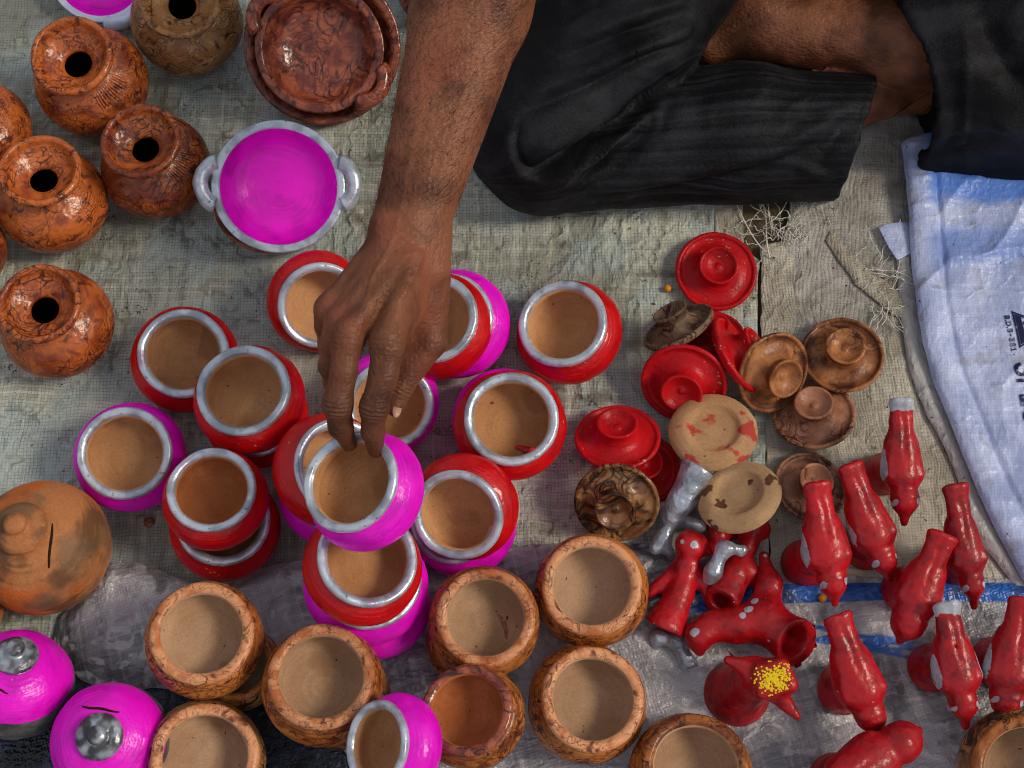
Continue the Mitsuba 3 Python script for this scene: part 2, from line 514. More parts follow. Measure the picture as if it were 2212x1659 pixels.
def lid_brown_fn(light, dark):
    def fn(p, n, uv):
        t = noise(uv.y * 900 + 30 * cell_rand(dr.floor(uv.x), 1), 4 * fbm(p.x * 60, p.y * 60, p.z * 60, 2))
        c = mix(C3(*dark), C3(*light), smoothstep(0.25, 0.70, t * 0.25 + 0.75 * fbm(p.x * 90, p.y * 90, p.z * 90, 4)))
        c = mix(c, C3(dark[0] * 0.45, dark[1] * 0.38, dark[2] * 0.4), smoothstep(0.10, 0.17, uv.y) * (1 - smoothstep(0.26, 0.40, uv.y)) * smoothstep(0.3, 0.6, fbm(p.x * 50, p.y * 50, p.z * 50 + 7, 3)) * 0.8)
        l, patch = veins(p, 110, 0.16)
        return mix(c, C3(0.045, 0.012, 0.008), dr.clip(l * 0.9, 0, 0.95) * smoothstep(0.30, 0.55, fbm(p.x * 40, p.y * 40, p.z * 40 + 4, 2)))
    return fn


mat('lid_brown', lid_brown_fn((0.47, 0.190, 0.066), (0.12, 0.032, 0.012)), rough=0.4, coat=0.25, bump=marble_bump, bscale=0.0006)
mat('lid_grey', lid_brown_fn((0.27, 0.175, 0.11), (0.13, 0.08, 0.05)), rough=0.6, bump=marble_bump, bscale=0.0006)
mat('lid_rosy', lid_brown_fn((0.44, 0.205, 0.12), (0.23, 0.085, 0.045)), rough=0.4, coat=0.2, bump=marble_bump, bscale=0.0006)


def figure_fn(base, deep):
    """Red paint with patches of silver where uv.x says so and bare chips."""
    def fn(p, n, uv):
        t = fbm(p.x * 85, p.y * 85, p.z * 85, 3)
        c = mix(C3(*deep), C3(*base), smoothstep(0.15, 0.62, 0.6 * t + 0.4 * fbm(p.x * 300, p.y * 300, p.z * 300, 2))) * (0.7 + 0.6 * uv.y)
        q = fbm(p.x * 300, p.y * 300, p.z * 300 + 2, 2)
        c = mix(c, C3(0.45, 0.36, 0.32), smoothstep(0.80, 0.85, q * 0.86 + 0.12 * t))
        m = smoothstep(0.46, 0.54, uv.x + 0.55 * (fbm(p.x * 190, p.y * 190, p.z * 190, 3) - 0.5))
        return mix(c, mix(C3(0.22, 0.23, 0.27), C3(0.50, 0.53, 0.60), fbm(p.x * 260, p.y * 260, p.z * 260 + 5, 2)), m)
    return fn


def figure_bump(p, n, uv):
    return fbm(p.x * 190, p.y * 190, p.z * 190, 3) + 0.2 * noise(p.x * 800, p.y * 800, p.z * 800)


mat('bird_red', figure_fn((0.42, 0.004, 0.009), (0.13, 0.0015, 0.004)), rough=0.36, spec=0.26, coat=0.6, bump=figure_bump, bscale=0.0007)
mat('toy_silver', lambda p, n, uv: silver_color(p, n, uv) * (0.45 + 0.8 * fbm(p.x * 130, p.y * 130, p.z * 130 + 3, 3)), rough=0.36, metallic=0.6, bump=figure_bump, bscale=0.0016)
mat('glitter_yellow', (0.85, 0.62, 0.01), rough=0.35, metallic=0.2)
mat('crumb', lambda p, n, uv: mix(C3(0.02, 0.014, 0.01), C3(0.22, 0.13, 0.07), cell_rand(p.x * 150, p.y * 150)), rough=0.9)
mat('bead_orange', (0.72, 0.27, 0.015), rough=0.4)


# woven plastic sheeting
def weave(x, y, period, seed=0):
    """(tone, relief) of a plain weave of flat plastic tape."""
    u, v = x / period, y / period
    iu, iv = dr.floor(u), dr.floor(v)
    fu, fv = u - iu, v - iv
    par = iu + iv - 2 * dr.floor((iu + iv) * 0.5)
    hu = 4 * fu * (1 - fu)
    hv = 4 * fv * (1 - fv)
    relief = dr.select(par > 0.5, 0.35 * hu + 0.65 * hu * (0.5 + 0.5 * hv), 0.35 * hv + 0.65 * hv * (0.5 + 0.5 * hu))
    tone = 0.5 * cell_rand(iu, seed + 1) + 0.5 * cell_rand(iv, seed + 2)
    gap = (1 - smoothstep(0.0, 0.34, hu)) + (1 - smoothstep(0.0, 0.34, hv))
    return tone, relief, dr.clip(gap, 0, 1)


def bent(p, a=0.0016):
    return p.x + a * (noise(p.x * 55, p.y * 55, 2.0) - 0.5) * 2, p.y + a * (noise(p.x * 55 + 9, p.y * 55, 5.0) - 0.5) * 2


def main_color(p, n, uv):
    x, y = bent(p)
    tone, rel, gap = weave(x, y, 0.0029)
    big = fbm(p.x * 11 + 0.6 * noise(p.x * 40, p.y * 40, 3.0), p.y * 11, 1.0, 5)
    c = mix(C3(0.295, 0.30, 0.25), C3(0.56, 0.575, 0.495), smoothstep(0.32, 0.66, big * 0.72 + tone * 0.28))
    blue = fbm(p.x * 24 + 4, p.y * 24, 3.0, 4)
    c = mix(c, C3(0.39, 0.48, 0.475), smoothstep(0.44, 0.7, blue) * 0.65)
    c *= 1 - 0.62 * gap * (0.30 + 1.1 * noise(p.x * 130, p.y * 130, 7.0))
    # brown stripes woven in, and the dirt of long use
    s = p.x * 14.5 + 0.16 * (noise(p.y * 7, dr.floor(p.x * 14.5), 1.0) - 0.5)
    fs = dr.abs(s - dr.floor(s) - 0.5)
    st = (1 - smoothstep(0.015, 0.065, fs)) * smoothstep(0.38, 0.66, fbm(p.x * 30, p.y * 22, 5.0, 4)) * (0.2 + 0.8 * cell_rand(dr.floor(s), 4))
    c = mix(c, C3(0.21, 0.15, 0.085), st * 0.7)
    d = fbm(p.x * 70 + 2 * noise(p.x * 160, p.y * 160, 2.0), p.y * 70, 11.0, 5)
    c = mix(c, C3(0.12, 0.105, 0.075), smoothstep(0.54, 0.80, d) * 0.6)
    k = fbm(p.x * 520, p.y * 520, 2.0, 2) * 0.66 + 0.44 * fbm(p.x * 45, p.y * 45, 8.0, 3)
    return mix(c, C3(0.03, 0.025, 0.018), smoothstep(0.80, 0.88, k) * 0.8)


def main_bump(p, n, uv):
    x, y = bent(p)
    tone, rel, gap = weave(x, y, 0.0029)
    wx, wy = p.x + 0.004 * noise(p.x * 90, p.y * 90, 6.0), p.y + 0.004 * noise(p.x * 90 + 7, p.y * 90, 6.0)
    cr = 1 - dr.abs(2 * fbm(wx * 75, wy * 55, 2.0, 4) - 1)
    return rel * 0.30 + cr * cr * 2.8 + 0.3 * fbm(p.x * 420, p.y * 420, 1.0, 2)


def coarse_color(light, deep, period, ang, stripes):
    ca, sa = math.cos(ang), math.sin(ang)

    def fn(p, n, uv):
        x, y = bent(p, 0.0028)
        tone, rel, gap = weave(x * ca + y * sa, (-x * sa + y * ca) * stripes, period)
        t = fbm(p.x * 30, p.y * 30, 4.0, 4)
        c = mix(C3(*deep), C3(*light), smoothstep(0.25, 0.7, t * 0.8 + tone * 0.2))
        c *= 1 - 0.5 * gap * (0.4 + noise(p.x * 110, p.y * 110, 7.0))
        d = fbm(p.x * 85, p.y * 85, 21.0, 5)
        return mix(c, C3(0.13, 0.105, 0.075), smoothstep(0.56, 0.82, d) * 0.5)
    return fn


def coarse_bump(period, ang, stripes):
    ca, sa = math.cos(ang), math.sin(ang)

    def fn(p, n, uv):
        x, y = bent(p, 0.0028)
        tone, rel, gap = weave(x * ca + y * sa, (-x * sa + y * ca) * stripes, period)
        cr = 1 - dr.abs(2 * fbm(p.x * 80 + noise(p.x * 60, p.y * 60, 3.0), p.y * 66, 2.0, 4) - 1)
        return rel * 0.55 + 1.6 * cr * cr
    return fn


def tarp_color(p, n, uv):
    x, y = bent(p)
    tone, rel, gap = weave(x * 0.96 + y * 0.28, y * 0.96 - x * 0.28, 0.0024)
    t = fbm(p.x * 16, p.y * 16, 6.0, 4)
    c = mix(C3(0.135, 0.13, 0.15), C3(0.43, 0.42, 0.45), smoothstep(0.3, 0.68, t * 0.8 + tone * 0.2))
    c *= 1 - 0.35 * gap
    w = fbm(p.x * 150 + 3 * noise(p.x * 60, p.y * 60, 5.0), p.y * 150, 9.0, 4)
    c = mix(c, C3(0.58, 0.58, 0.62), smoothstep(0.56, 0.74, w) * 0.6)
    # blue stripes woven in on the right
    s1 = dr.abs(p.y + 0.1825 + 0.004 * (noise(p.x * 20, 1.0) - 0.5))
    s2 = dr.abs(p.y + 0.214 + 0.22 * (p.x - 0.25) + 0.006 * (noise(p.x * 20, 4.0) - 0.5))
    b = (1 - smoothstep(0.0072, 0.0085, s1)) + (1 - smoothstep(0.006, 0.009, s2)) * smoothstep(0.32, 0.5, fbm(p.x * 60, p.y * 200, 3.0, 2)) * (1 - smoothstep(0.29, 0.36, p.x))
    b = dr.clip(b, 0, 1) * smoothstep(0.09, 0.14, p.x)
    c = mix(c, C3(0.012, 0.095, 0.40) * (0.7 + 0.7 * tone), b)
    return mix(c, C3(0.05, 0.045, 0.04), smoothstep(0.6, 0.75, fbm(p.x * 50, p.y * 50, 31.0, 4)) * 0.6)


def tarp_bump(p, n, uv):
    x, y = bent(p)
    tone, rel, gap = weave(x * 0.96 + y * 0.28, y * 0.96 - x * 0.28, 0.0024)
    cr = 1 - dr.abs(2 * fbm(p.x * 55 + 0.6 * noise(p.x * 70, p.y * 70, 4.0), p.y * 70, 2.0, 4) - 1)
    fine = 1 - dr.abs(2 * fbm(p.x * 170 + noise(p.x * 60, p.y * 60), p.y * 210, 8.0, 3) - 1)
    return rel * 0.30 + 1.0 * cr * cr * cr + 0.8 * fine * fine * fine


def bag_color(p, n, uv):
    x, y = bent(p)
    tone, rel, gap = weave(x, y, 0.0027)
    c = mix(C3(0.31, 0.37, 0.62), C3(0.53, 0.60, 0.86), smoothstep(0.25, 0.75, 0.82 * fbm(p.x * 40, p.y * 40, 2.0, 4) + 0.18 * tone))
    c *= 1 - 0.22 * gap
    # the printed blue band near its folded end
    b = smoothstep(0.150, 0.172, p.y + 0.018 * (fbm(p.x * 60, p.y * 160, 3.0, 3) - 0.5)) * (1 - smoothstep(0.235, 0.25, p.y))
    b += 0.5 * smoothstep(0.092, 0.112, p.y + 0.02 * (fbm(p.x * 50, p.y * 150, 9.0, 3) - 0.5)) * (1 - smoothstep(0.130, 0.146, p.y))
    c = mix(c, C3(0.055, 0.19, 0.66), dr.clip(b, 0, 1) * smoothstep(0.345, 0.365, p.x - 0.05 * p.y) * 0.85)
    d = fbm(p.x * 75, p.y * 75, 14.0, 5)
    return mix(c, C3(0.22, 0.19, 0.16), smoothstep(0.62, 0.82, d) * 0.4)


def bag_bump(p, n, uv):
    x, y = bent(p)
    tone, rel, gap = weave(x, y, 0.0027)
    cr = 1 - dr.abs(2 * fbm(p.x * 60 + 0.5 * noise(p.x * 90, p.y * 90, 4.0), p.y * 60, 2.0, 4) - 1)
    fine = 1 - dr.abs(2 * fbm(p.x * 190, p.y * 150, 8.0, 3) - 1)
    return rel * 0.10 + 1.5 * cr * cr * cr + 0.5 * fine * fine * fine


mat('sheet_main', main_color, rough=0.55, spec=0.15, bump=main_bump, bscale=0.0011)
mat('sack_beige', coarse_color((0.54, 0.505, 0.42), (0.33, 0.30, 0.235), 0.0026, 0.05, 1.0), rough=0.6, spec=0.3, bump=coarse_bump(0.0026, 0.05, 1.0), bscale=0.0012)
mat('sack_grey', coarse_color((0.50, 0.48, 0.44), (0.28, 0.26, 0.23), 0.0034, -0.12, 1.35), rough=0.6, spec=0.3, bump=coarse_bump(0.0034, -0.12, 1.35), bscale=0.0012)
mat('sheet_tarp', tarp_color, rough=0.28, spec=0.6, bump=tarp_bump, bscale=0.0010)
mat('sheet_navy', lambda p, n, uv: mix(C3(0.008, 0.010, 0.016), C3(0.03, 0.045, 0.09), smoothstep(0.35, 0.7, fbm(p.x * 60, p.y * 60, 2.0, 4))), rough=0.35, spec=0.5, bump=tarp_bump, bscale=0.0013)
mat('bag_white', bag_color, rough=0.36, spec=0.4, bump=bag_bump, bscale=0.0006)
mat('bag_liner', (0.42, 0.40, 0.40), rough=0.4, spec=0.5, bump=bag_bump, bscale=0.001)
mat('print_navy', lambda p, n, uv: mix(C3(0.012, 0.012, 0.06), C3(0.2, 0.2, 0.34), smoothstep(0.55, 0.75, fbm(p.x * 300, p.y * 300, 1.0, 2))), rough=0.55)
mat('thread', (0.68, 0.66, 0.60), rough=0.6)
mat('dirt', lambda p, n, uv: mix(C3(0.085, 0.062, 0.038), C3(0.19, 0.145, 0.09), fbm(p.x * 90, p.y * 90, 2.0, 4)) * (0.8 + 0.4 * noise(p.x * 900, p.y * 900)), rough=0.95, spec=0.1,
    bump=lambda p, n, uv: fbm(p.x * 220, p.y * 220, 1.0, 4), bscale=0.003)


# skin and cloth
def skin_color(p, n, uv):
    t = fbm(p.x * 48, p.y * 48, p.z * 48, 4)
    c = mix(C3(0.112, 0.037, 0.018), C3(0.232, 0.086, 0.043), smoothstep(0.28, 0.68, t))
    c = mix(c, C3(0.28, 0.080, 0.044), smoothstep(0.52, 0.7, fbm(p.x * 24 + 3, p.y * 24, p.z * 24, 3)) * 0.5)
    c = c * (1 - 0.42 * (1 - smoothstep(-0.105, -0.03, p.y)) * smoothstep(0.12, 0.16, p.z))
    m = noise(p.x * 1000, p.y * 1000, p.z * 1000) * 0.5 + fbm(p.x * 380, p.y * 380, p.z * 380, 2) * 0.5
    return c * (0.80 + 0.4 * m)


def skin_bump(p, n, uv):
    a = 1 - dr.abs(2 * noise(p.x * 300 + 1.2 * noise(p.x * 90, p.y * 90, p.z * 90), p.y * 620, p.z * 620) - 1)
    return 0.55 * a + 0.5 * fbm(p.x * 420, p.y * 420, p.z * 420, 2)


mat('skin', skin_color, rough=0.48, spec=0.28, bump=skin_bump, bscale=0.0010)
mat('nail', lambda p, n, uv: mix(C3(0.36, 0.17, 0.11), C3(0.5, 0.28, 0.2), noise(p.x * 400, p.y * 400, p.z * 400)), rough=0.3)
mat('hair_black', (0.012, 0.009, 0.008), rough=0.45)


def cloth_color(p, n, uv):
    t = fbm(p.x * 30, p.y * 30, p.z * 30, 3)
    r = noise(uv.y * 420.0, 0.5)
    g = noise(p.x * 1100, p.y * 1100, p.z * 1100)
    c = mix(C3(0.0040, 0.0042, 0.0055), C3(0.023, 0.024, 0.030), smoothstep(0.35, 0.75, 0.5 * t + 0.3 * r + 0.2 * g))
    return c + C3(0.02, 0.02, 0.026) * smoothstep(0.90, 1.0, noise(p.x * 650, p.y * 650, p.z * 650)) * smoothstep(0.45, 0.6, t)


def cloth_bump(p, n, uv):
    return 1.1 * noise(uv.y * 420.0, 0.5) + 0.5 * noise(p.x * 900, p.y * 900, p.z * 900) + 1.3 * fbm(p.x * 60, p.y * 60, p.z * 60, 2)


mat('black_cloth', cloth_color, rough=0.60, spec=0.13, sheen=0.05, bump=cloth_bump, bscale=0.0008)
mat('shirt_cloth', (0.05, 0.055, 0.07), rough=0.8, spec=0.2)

# ------------------------------------------------------------------ the setting: ground and what is spread on it
gx = np.linspace(-1, 1, 61)
gx = np.sign(gx) * (np.abs(gx) ** 3) * 200
X, Y = np.meshgrid(gx, gx, indexing='ij')
Zg = np.where(np.hypot(X, Y) < 1.2, -0.0035, -0.004 + 0.01 * (nz(X.ravel(), Y.ravel(), 0.8).reshape(X.shape) - 0.5))
ids = np.arange(X.size).reshape(X.shape)
q = np.stack([ids[:-1, :-1], ids[1:, :-1], ids[1:, 1:], ids[:-1, 1:]], -1).reshape(-1, 4)
part('ground', (np.stack([X, Y, Zg], -1).reshape(-1, 3), q), 'dirt')
labels['ground'] = {'kind': 'structure', 'label': 'bare brown earth showing between the woven sheets'}


def z_main(x, y, e):
    w = 0.0022 * ridge(x, y, 7, 3, 1, 0.5) ** 3 + 0.0028 * ridge(x, y, 4.2, 2, 5, -0.3, 1.8) ** 8 + 0.0018 * ridge(x, y, 13, 2, 15, 0.9, 1.5) ** 6 + 0.0012 * nz(x, y, 14, 3, 9)
    fold = 0.0022 * np.exp(-(np.abs(y + 0.10 + 0.25 * x - 0.02 * np.sin(x * 19)) / 0.004) ** 2) * nz(x, y, 6, 2, 33)
    return 0.0006 + w + fold


def z_grey(x, y, e):
    return 0.0050 + 0.0022 * nz(x, y, 9, 3, 21) + 0.0025 * ridge(x, y, 10, 2, 22, 0.8) ** 3 - 0.003 * np.exp(-e / 0.012)


def z_beige(x, y, e):
    return 0.0042 + 0.0016 * nz(x, y, 12, 3, 41) + 0.0022 * ridge(x, y, 13, 2, 42, 1.35, 0.45) ** 5 - 0.0022 * np.exp(-e / 0.010)


def z_navy(x, y, e):
    return 0.0052 + 0.003 * nz(x, y, 20, 3, 71)


def z_tarp(x, y, e):
    big = 0.011 * ridge(x, y, 8, 3, 61, 0.35, 1.6) ** 3 * np.clip((0.02 - x) / 0.2, 0.25, 1) + 0.004 * nz(x, y, 11, 3, 62) + 0.003 * ridge(x, y, 17, 2, 63, -0.5) ** 4
    lip = 0.0045 * np.exp(-((e - 0.012) / 0.008) ** 2)
    return 0.0070 + big * np.clip(e / 0.02, 0.15, 1) + lip


def setting(name, mesh, mt, label, cat=None):
    part(name, mesh, mt)
    labels[name] = {'label': label, 'category': cat} if cat else {'label': label, 'kind': 'structure'}


setting('plastic_sheet', sheet([(-420, -520), (1600, -520), (1603, 300), (1604, 540), (1640, 566), (1634, 640), (1634, 720), (1646, 800), (1652, 900), (1652, 1000), (1664, 1420), (1400, 1800), (-420, 1800)], z_main, h=0.0022, jag=0.0012, seed=3),
        'sheet_main', 'large grey green woven plastic sheet spread under the pots', 'sheet')
setting('grey_sack', sheet([(1698, 60), (1706, 420), (1690, 548), (1700, 760), (2500, 760), (2500, 60)], z_grey, h=0.0024, jag=0.002, seed=5),
        'sack_grey', 'coarse grey woven sack under the trouser hem with a frayed left edge', 'sack')
setting('beige_sack', sheet([(1641, 536), (1690, 522), (1745, 512), (1793, 516), (1850, 585), (1940, 655), (2140, 760), (2420, 900), (2420, 1420), (1665, 1420), (1655, 1000), (1645, 760), (1643, 640)],
                            z_beige, h=0.0022, jag=0.002, seed=6),
        'sack_beige', 'creased beige woven sack under the brown lids and the upper red birds', 'sack')
setting('navy_sheet', sheet([(-300, 1345), (140, 1400), (330, 1440), (600, 1400), (930, 1330), (1500, 1500), (1500, 1800), (-300, 1800)], z_navy, h=0.004, jag=0.002, seed=7),
        'sheet_navy', 'blue black plastic sheet showing between the bottom clay cups', 'sheet')
setting('grey_tarp', sheet([(236, 1216), (300, 1222), (350, 1238), (430, 1268), (520, 1250), (600, 1222), (690, 1205), (880, 1195), (1000, 1210), (1120, 1186), (1250, 1176), (1390, 1180), (1440, 1205),
                            (1560, 1232), (1700, 1246), (1900, 1252), (2420, 1256), (2420, 1850), (900, 1850), (700, 1560), (500, 1500), (330, 1490), (240, 1494), (175, 1470), (120, 1400), (140, 1335), (190, 1270)],
                           z_tarp, h=0.0024, jag=0.0018, seed=8),
        'sheet_tarp', 'crumpled grey plastic tarpaulin with blue stripes under the cups and red birds', 'tarpaulin')

# the sewn strip along the sheet's edge, frayed threads, the hem of the beige sack
V, f = sheet([(1544, 250), (1544, 545), (1601, 548), (1600, 250)], lambda x, y, e: 0.0052 + 0.0009 * nz(x, y, 20, 2, 4), h=0.002, thick=0.001, jag=0.0006, seed=9)
part('folded_edge', (V, f), 'sack_beige', 'plastic_sheet')
hem = [(1790, 508), (1850, 572), (1935, 640), (2000, 690), (1995, 722), (1925, 690), (1842, 622), (1778, 528)]
V, f = sheet(hem, lambda x, y, e: 0.0088 + 0.0018 * np.clip(e / 0.004, 0, 1) + 0.001 * nz(x, y, 60, 2, 4), h=0.0016, thick=0.0012, jag=0.0016, seed=12)
part('frayed_hem', (V, f), 'sack_beige', 'beige_sack')


def strands(seed, n, area, zr, length, r=(0.00022, 0.0005), heading=None):
    g = np.random.default_rng(seed)
    out = []
    for i in range(n):
        x0, y0 = g.uniform(area[0], area[1]), g.uniform(area[2], area[3])
        p = np.array(at(x0, y0, 0.005))
        th = g.uniform(0, 2 * np.pi) if heading is None else heading + g.normal(0, 0.6)
        pts, L = [], g.uniform(*length)
        for k in range(12):
            pts.append(p.copy())
            th += g.normal(0, 0.24)
            p = p + np.array([math.cos(th), math.sin(th), 0]) * L / 12
            p[2] = g.uniform(*zr)
        out.append(tube(spline(np.array(pts), 26), g.uniform(*r), 5))
    return join(out)


part('frayed_threads', strands(5, 26, (1640, 1715, 415, 530), (0.003, 0.013), (0.03, 0.075), heading=None), 'thread', 'grey_sack', kind='stuff')
part('loose_threads', join([strands(6, 24, (1650, 1760, 505, 535), (0.007, 0.012), (0.01, 0.03), heading=1.6), strands(7, 18, (1850, 1945, 560, 640), (0.009, 0.014), (0.02, 0.06), heading=0.3),
                            strands(8, 14, (1880, 1925, 655, 680), (0.009, 0.013), (0.015, 0.035), heading=-0.9)]), 'thread', 'beige_sack', kind='stuff')
part('long_thread', tube(spline(np.array([at(1590, 440, .009), at(1620, 500, .008), at(1656, 545, .008), at(1690, 560, .010)]), 30), 0.0006), 'thread', 'plastic_sheet')
part('hanging_thread', tube(spline(np.array([at(1645, 430, .003), at(1654, 470, .004), at(1656, 520, .007), at(1662, 556, .010)]), 30), 0.0008), 'thread', 'grey_sack')


# the white bag on the right: a liner below, the upper cloth with a rolled edge, printing
def z_liner(x, y, e):
    return 0.0110 + 0.0008 * np.exp(-((e - 0.006) / 0.005) ** 2) + 0.002 * nz(x, y, 18, 3, 81) - 0.003 * np.exp(-e / 0.003)


def z_bag(x, y, e):
    roll = 0.0022 * np.exp(-((e - 0.012) / 0.009) ** 2)
    return 0.0165 + roll + 0.0035 * ridge(x, y, 11, 3, 83, 0.7) ** 3 + 0.003 * nz(x, y, 15, 3, 84) - 0.004 * np.exp(-e / 0.0022) - 0.0028 * np.exp(-((e - 0.026) / 0.0022) ** 2) + 0.004 * ridge(x, y, 6, 2, 88, 1.1, 2.2) ** 10 + 0.003 * ridge(x, y, 9, 2, 89, 0.2, 1.8) ** 9


bag = thing('plastic_bag', 'white and blue woven plastic bag with navy printing on the right', 'bag')
part('bag_cloth', sheet([(1934, 330), (1943, 410), (1951, 490), (1957, 570), (1964, 660), (1980, 755), (2004, 840), (2034, 912), (2066, 995), (2100, 1080), (2140, 1160), (2195, 1262), (2213, 1276), (2460, 1300),
                         (2460, 300), (2010, 305), (1950, 322)], z_bag, h=0.0018, thick=0.001, jag=0.0002, seed=14), 'bag_white', bag)
part('bag_liner', sheet([(1920, 496), (1930, 560), (1936, 640), (1944, 720), (1958, 810), (1996, 905), (2040, 985), (2060, 1040), (2080, 1120), (2120, 1190), (2186, 1272), (2215, 1284), (2300, 1200), (2200, 496)],
                        z_liner, h=0.002, thick=0.0009, jag=0.001, seed=15), 'bag_liner', bag)
part('bag_tab', sheet([(1890, 508), (1915, 497), (1962, 493), (1962, 560), (1930, 575), (1912, 552)], lambda x, y, e: 0.0135 + 0.0016 * nz(x, y, 40, 2, 6), h=0.0016, thick=0.001, jag=0.0008, seed=16), 'bag_white', bag)
BAG = SHEETS[-3]


def lettering(text, height, x, y, ang, name, bold=True, squash=1.0):
    m = meshkit.text_mesh(text, height, 0.0003, bold)
    v, fa = np.array(m.vertices), np.array(m.faces)
    v, fa = trimesh.remesh.subdivide_to_size(v, fa, 0.0022, max_iter=12)
    o = at(x, y, 0.018)
    c, s = math.cos(ang), math.sin(ang)
    X, Y = o[0] + c * v[:, 0] * squash - s * v[:, 1], o[1] + s * v[:, 0] * squash + c * v[:, 1]
    poly, zf, ring = BAG
    e = shapely.distance(ring, shapely.points(np.c_[X, Y]))
    return np.c_[X, Y, zf(X, Y, e) + v[:, 2] + 0.0005], fa


def flat_on_bag(poly2, x, y, ang, name):
    polys = getattr(poly2, 'geoms', [poly2])
    m = trimesh.util.concatenate([trimesh.creation.extrude_polygon(g, 0.0003, engine='earcut') for g in polys])
    v, fa = trimesh.remesh.subdivide_to_size(np.array(m.vertices), np.array(m.faces), 0.0022, max_iter=12)
    o = at(x, y, 0.018)
    c, s = math.cos(ang), math.sin(ang)
    X, Y = o[0] + c * v[:, 0] - s * v[:, 1], o[1] + s * v[:, 0] + c * v[:, 1]
    e = shapely.distance(BAG[2], shapely.points(np.c_[X, Y]))
    return np.c_[X, Y, BAG[1](X, Y, e) + v[:, 2] + 0.0005], fa


LA = -math.pi / 2 - 0.13 + 0.2
part('lettering', lettering('B.D.S-381', 0.0043, 2166, 684, LA, 'l', True, 1.12), 'print_navy', bag, smooth=False)
part('lettering', lettering('SPECIAL', 0.0195, 2185, 786, LA, 'l', True, 0.80), 'print_navy', bag, smooth=False)
tri = sg.Polygon([(0, 0), (0.0345, 0), (0.01725, 0.031)])
band = sg.box(0.0075, 0.0065, 0.027, 0.0135)
dots = sg.Point(0.0172, 0.0178).buffer(0.0024).difference(sg.Point(0.0172, 0.0178).buffer(0.0011))
rim = tri.buffer(-0.0012).difference(tri.buffer(-0.0018))
part('certification_mark', flat_on_bag(tri.difference(band).difference(dots).difference(rim), 2182, 675, LA, 'm'), 'print_navy', bag, smooth=False)
part('certification_mark', lettering('BSTI', 0.0052, 2206, 698, LA, 'l', True, 0.95), 'print_navy', bag, smooth=False)

# ------------------------------------------------------------------ turned pottery
def curve(*segs, n=14):
    """One profile from runs of points; each run is smooth, runs meet in an edge."""
    out = []
    for s in segs:
        c = spline(s, max(4, int(n * max(1, len(s) - 1) / 2.2)))
        c[:, 0] = np.maximum(c[:, 0], 0)
        out.append(c if not out else c[1:])
    return np.vstack(out)


# painted cooking pot: body, silver rim, bare inside (radius 1, centre of the belly at 0)
POT_BODY = curve([(0, -.62), (.36, -.585), (.70, -.43), (.93, -.17), (1.0, .06), (.955, .28), (.83, .45), (.765, .51)])
POT_RIM = curve([(.765, .51), (.772, .54), (.80, .565)], [(.80, .565), (.828, .60), (.830, .645), (.80, .688), (.755, .696), (.70, .672), (.668, .62)], n=12)
POT_IN = curve([(.668, .62), (.652, .575), (.665, .50), (.735, .34), (.78, .18), (.73, .05), (.57, -.03), (.3, -.065), (0, -.075)])
POT_ALL = np.vstack([POT_BODY, POT_RIM])
POT_H = 0.69
# clay jar: body with turned grooves, thick flat rim, bare inside
JAR_BODY = curve([(0, -.74), (.42, -.70), (.72, -.55), (.93, -.25), (1.0, .06), (.97, .26), (.915, .40)], [(.915, .40), (.895, .425), (.90, .455)], [(.90, .455), (.885, .50), (.845, .535)])
JAR_RIM = curve([(.845, .535), (.835, .56), (.85, .585)], [(.85, .585), (.862, .63), (.845, .685), (.80, .715), (.73, .712), (.68, .68)], n=12)
JAR_IN = curve([(.68, .68), (.665, .63), (.675, .55), (.74, .38), (.79, .22), (.74, .08), (.57, -.01), (.3, -.045), (0, -.055)])
JAR_H = 0.71
# narrow-necked vase: body and neck, funnel mouth, dark inside
VASE_BODY = curve([(0, -.78), (.40, -.745), (.75, -.55), (.96, -.22), (1.0, .06), (.91, .34), (.71, .545), (.51, .66), (.435, .72)], [(.435, .72), (.42, .80), (.47, .885), (.62, .965)],
                  [(.62, .965), (.695, .985), (.725, 1.045), (.695, 1.11), (.64, 1.12), (.60, 1.07)])
VASE_MOUTH = curve([(.60, 1.07), (.555, .98), (.44, .88), (.33, .82), (.285, .78)], [(.285, .78), (.25, .745), (.245, .70), (.275, .64)])
VASE_IN = curve([(.275, .64), (.50, .56), (.75, .40), (.85, .10), (.80, -.25), (.5, -.55), (0, -.65)])
VASE_H = 1.10


def notches(phi, cnt=13, span=0.95):
    def ex(V, a):
        d = (a - phi + np.pi) % (2 * np.pi) - np.pi
        on = np.clip((span / 2 - np.abs(d)) / 0.06, 0, 1)
        cut = np.clip(np.cos(d / span * cnt * 2 * np.pi) * 1.6 - 0.3, 0, 1) * on
        zz = V[:, 0, 2]
        band = np.exp(-((zz - 0.52) / 0.075) ** 4) * (np.arange(len(zz)) < len(VASE_BODY))
        return V * (1 - 0.035 * (band[:, None] * cut[None, :])[..., None])
    return ex


IDENT = [0]


def pottery(kind, name, label, cat, group, rim, body, Rpx, mats, zb=None, spin=None, extra=None, n=128, wob=0.022, partnames=None):
    IDENT[0] += 1
    i = IDENT[0]
    g = np.random.default_rng(100 + i)
    profs, h = kind
    C, R, a = solve(body, rim, Rpx, h, np.vstack([profs[0], profs[1]]), zb)
    k = thing(name, label, cat, group)
    M = fr(a, g.uniform(0, 6.28) if spin is None else spin)
    for nm, pr, mt in zip(partnames, profs, mats):
        lathe_part(nm, pr, mt, k, C, R, M, i, n=n, wob=wob, seed=i, extra=extra)
    PLACED[k] = (C, R, a, M)
    return k


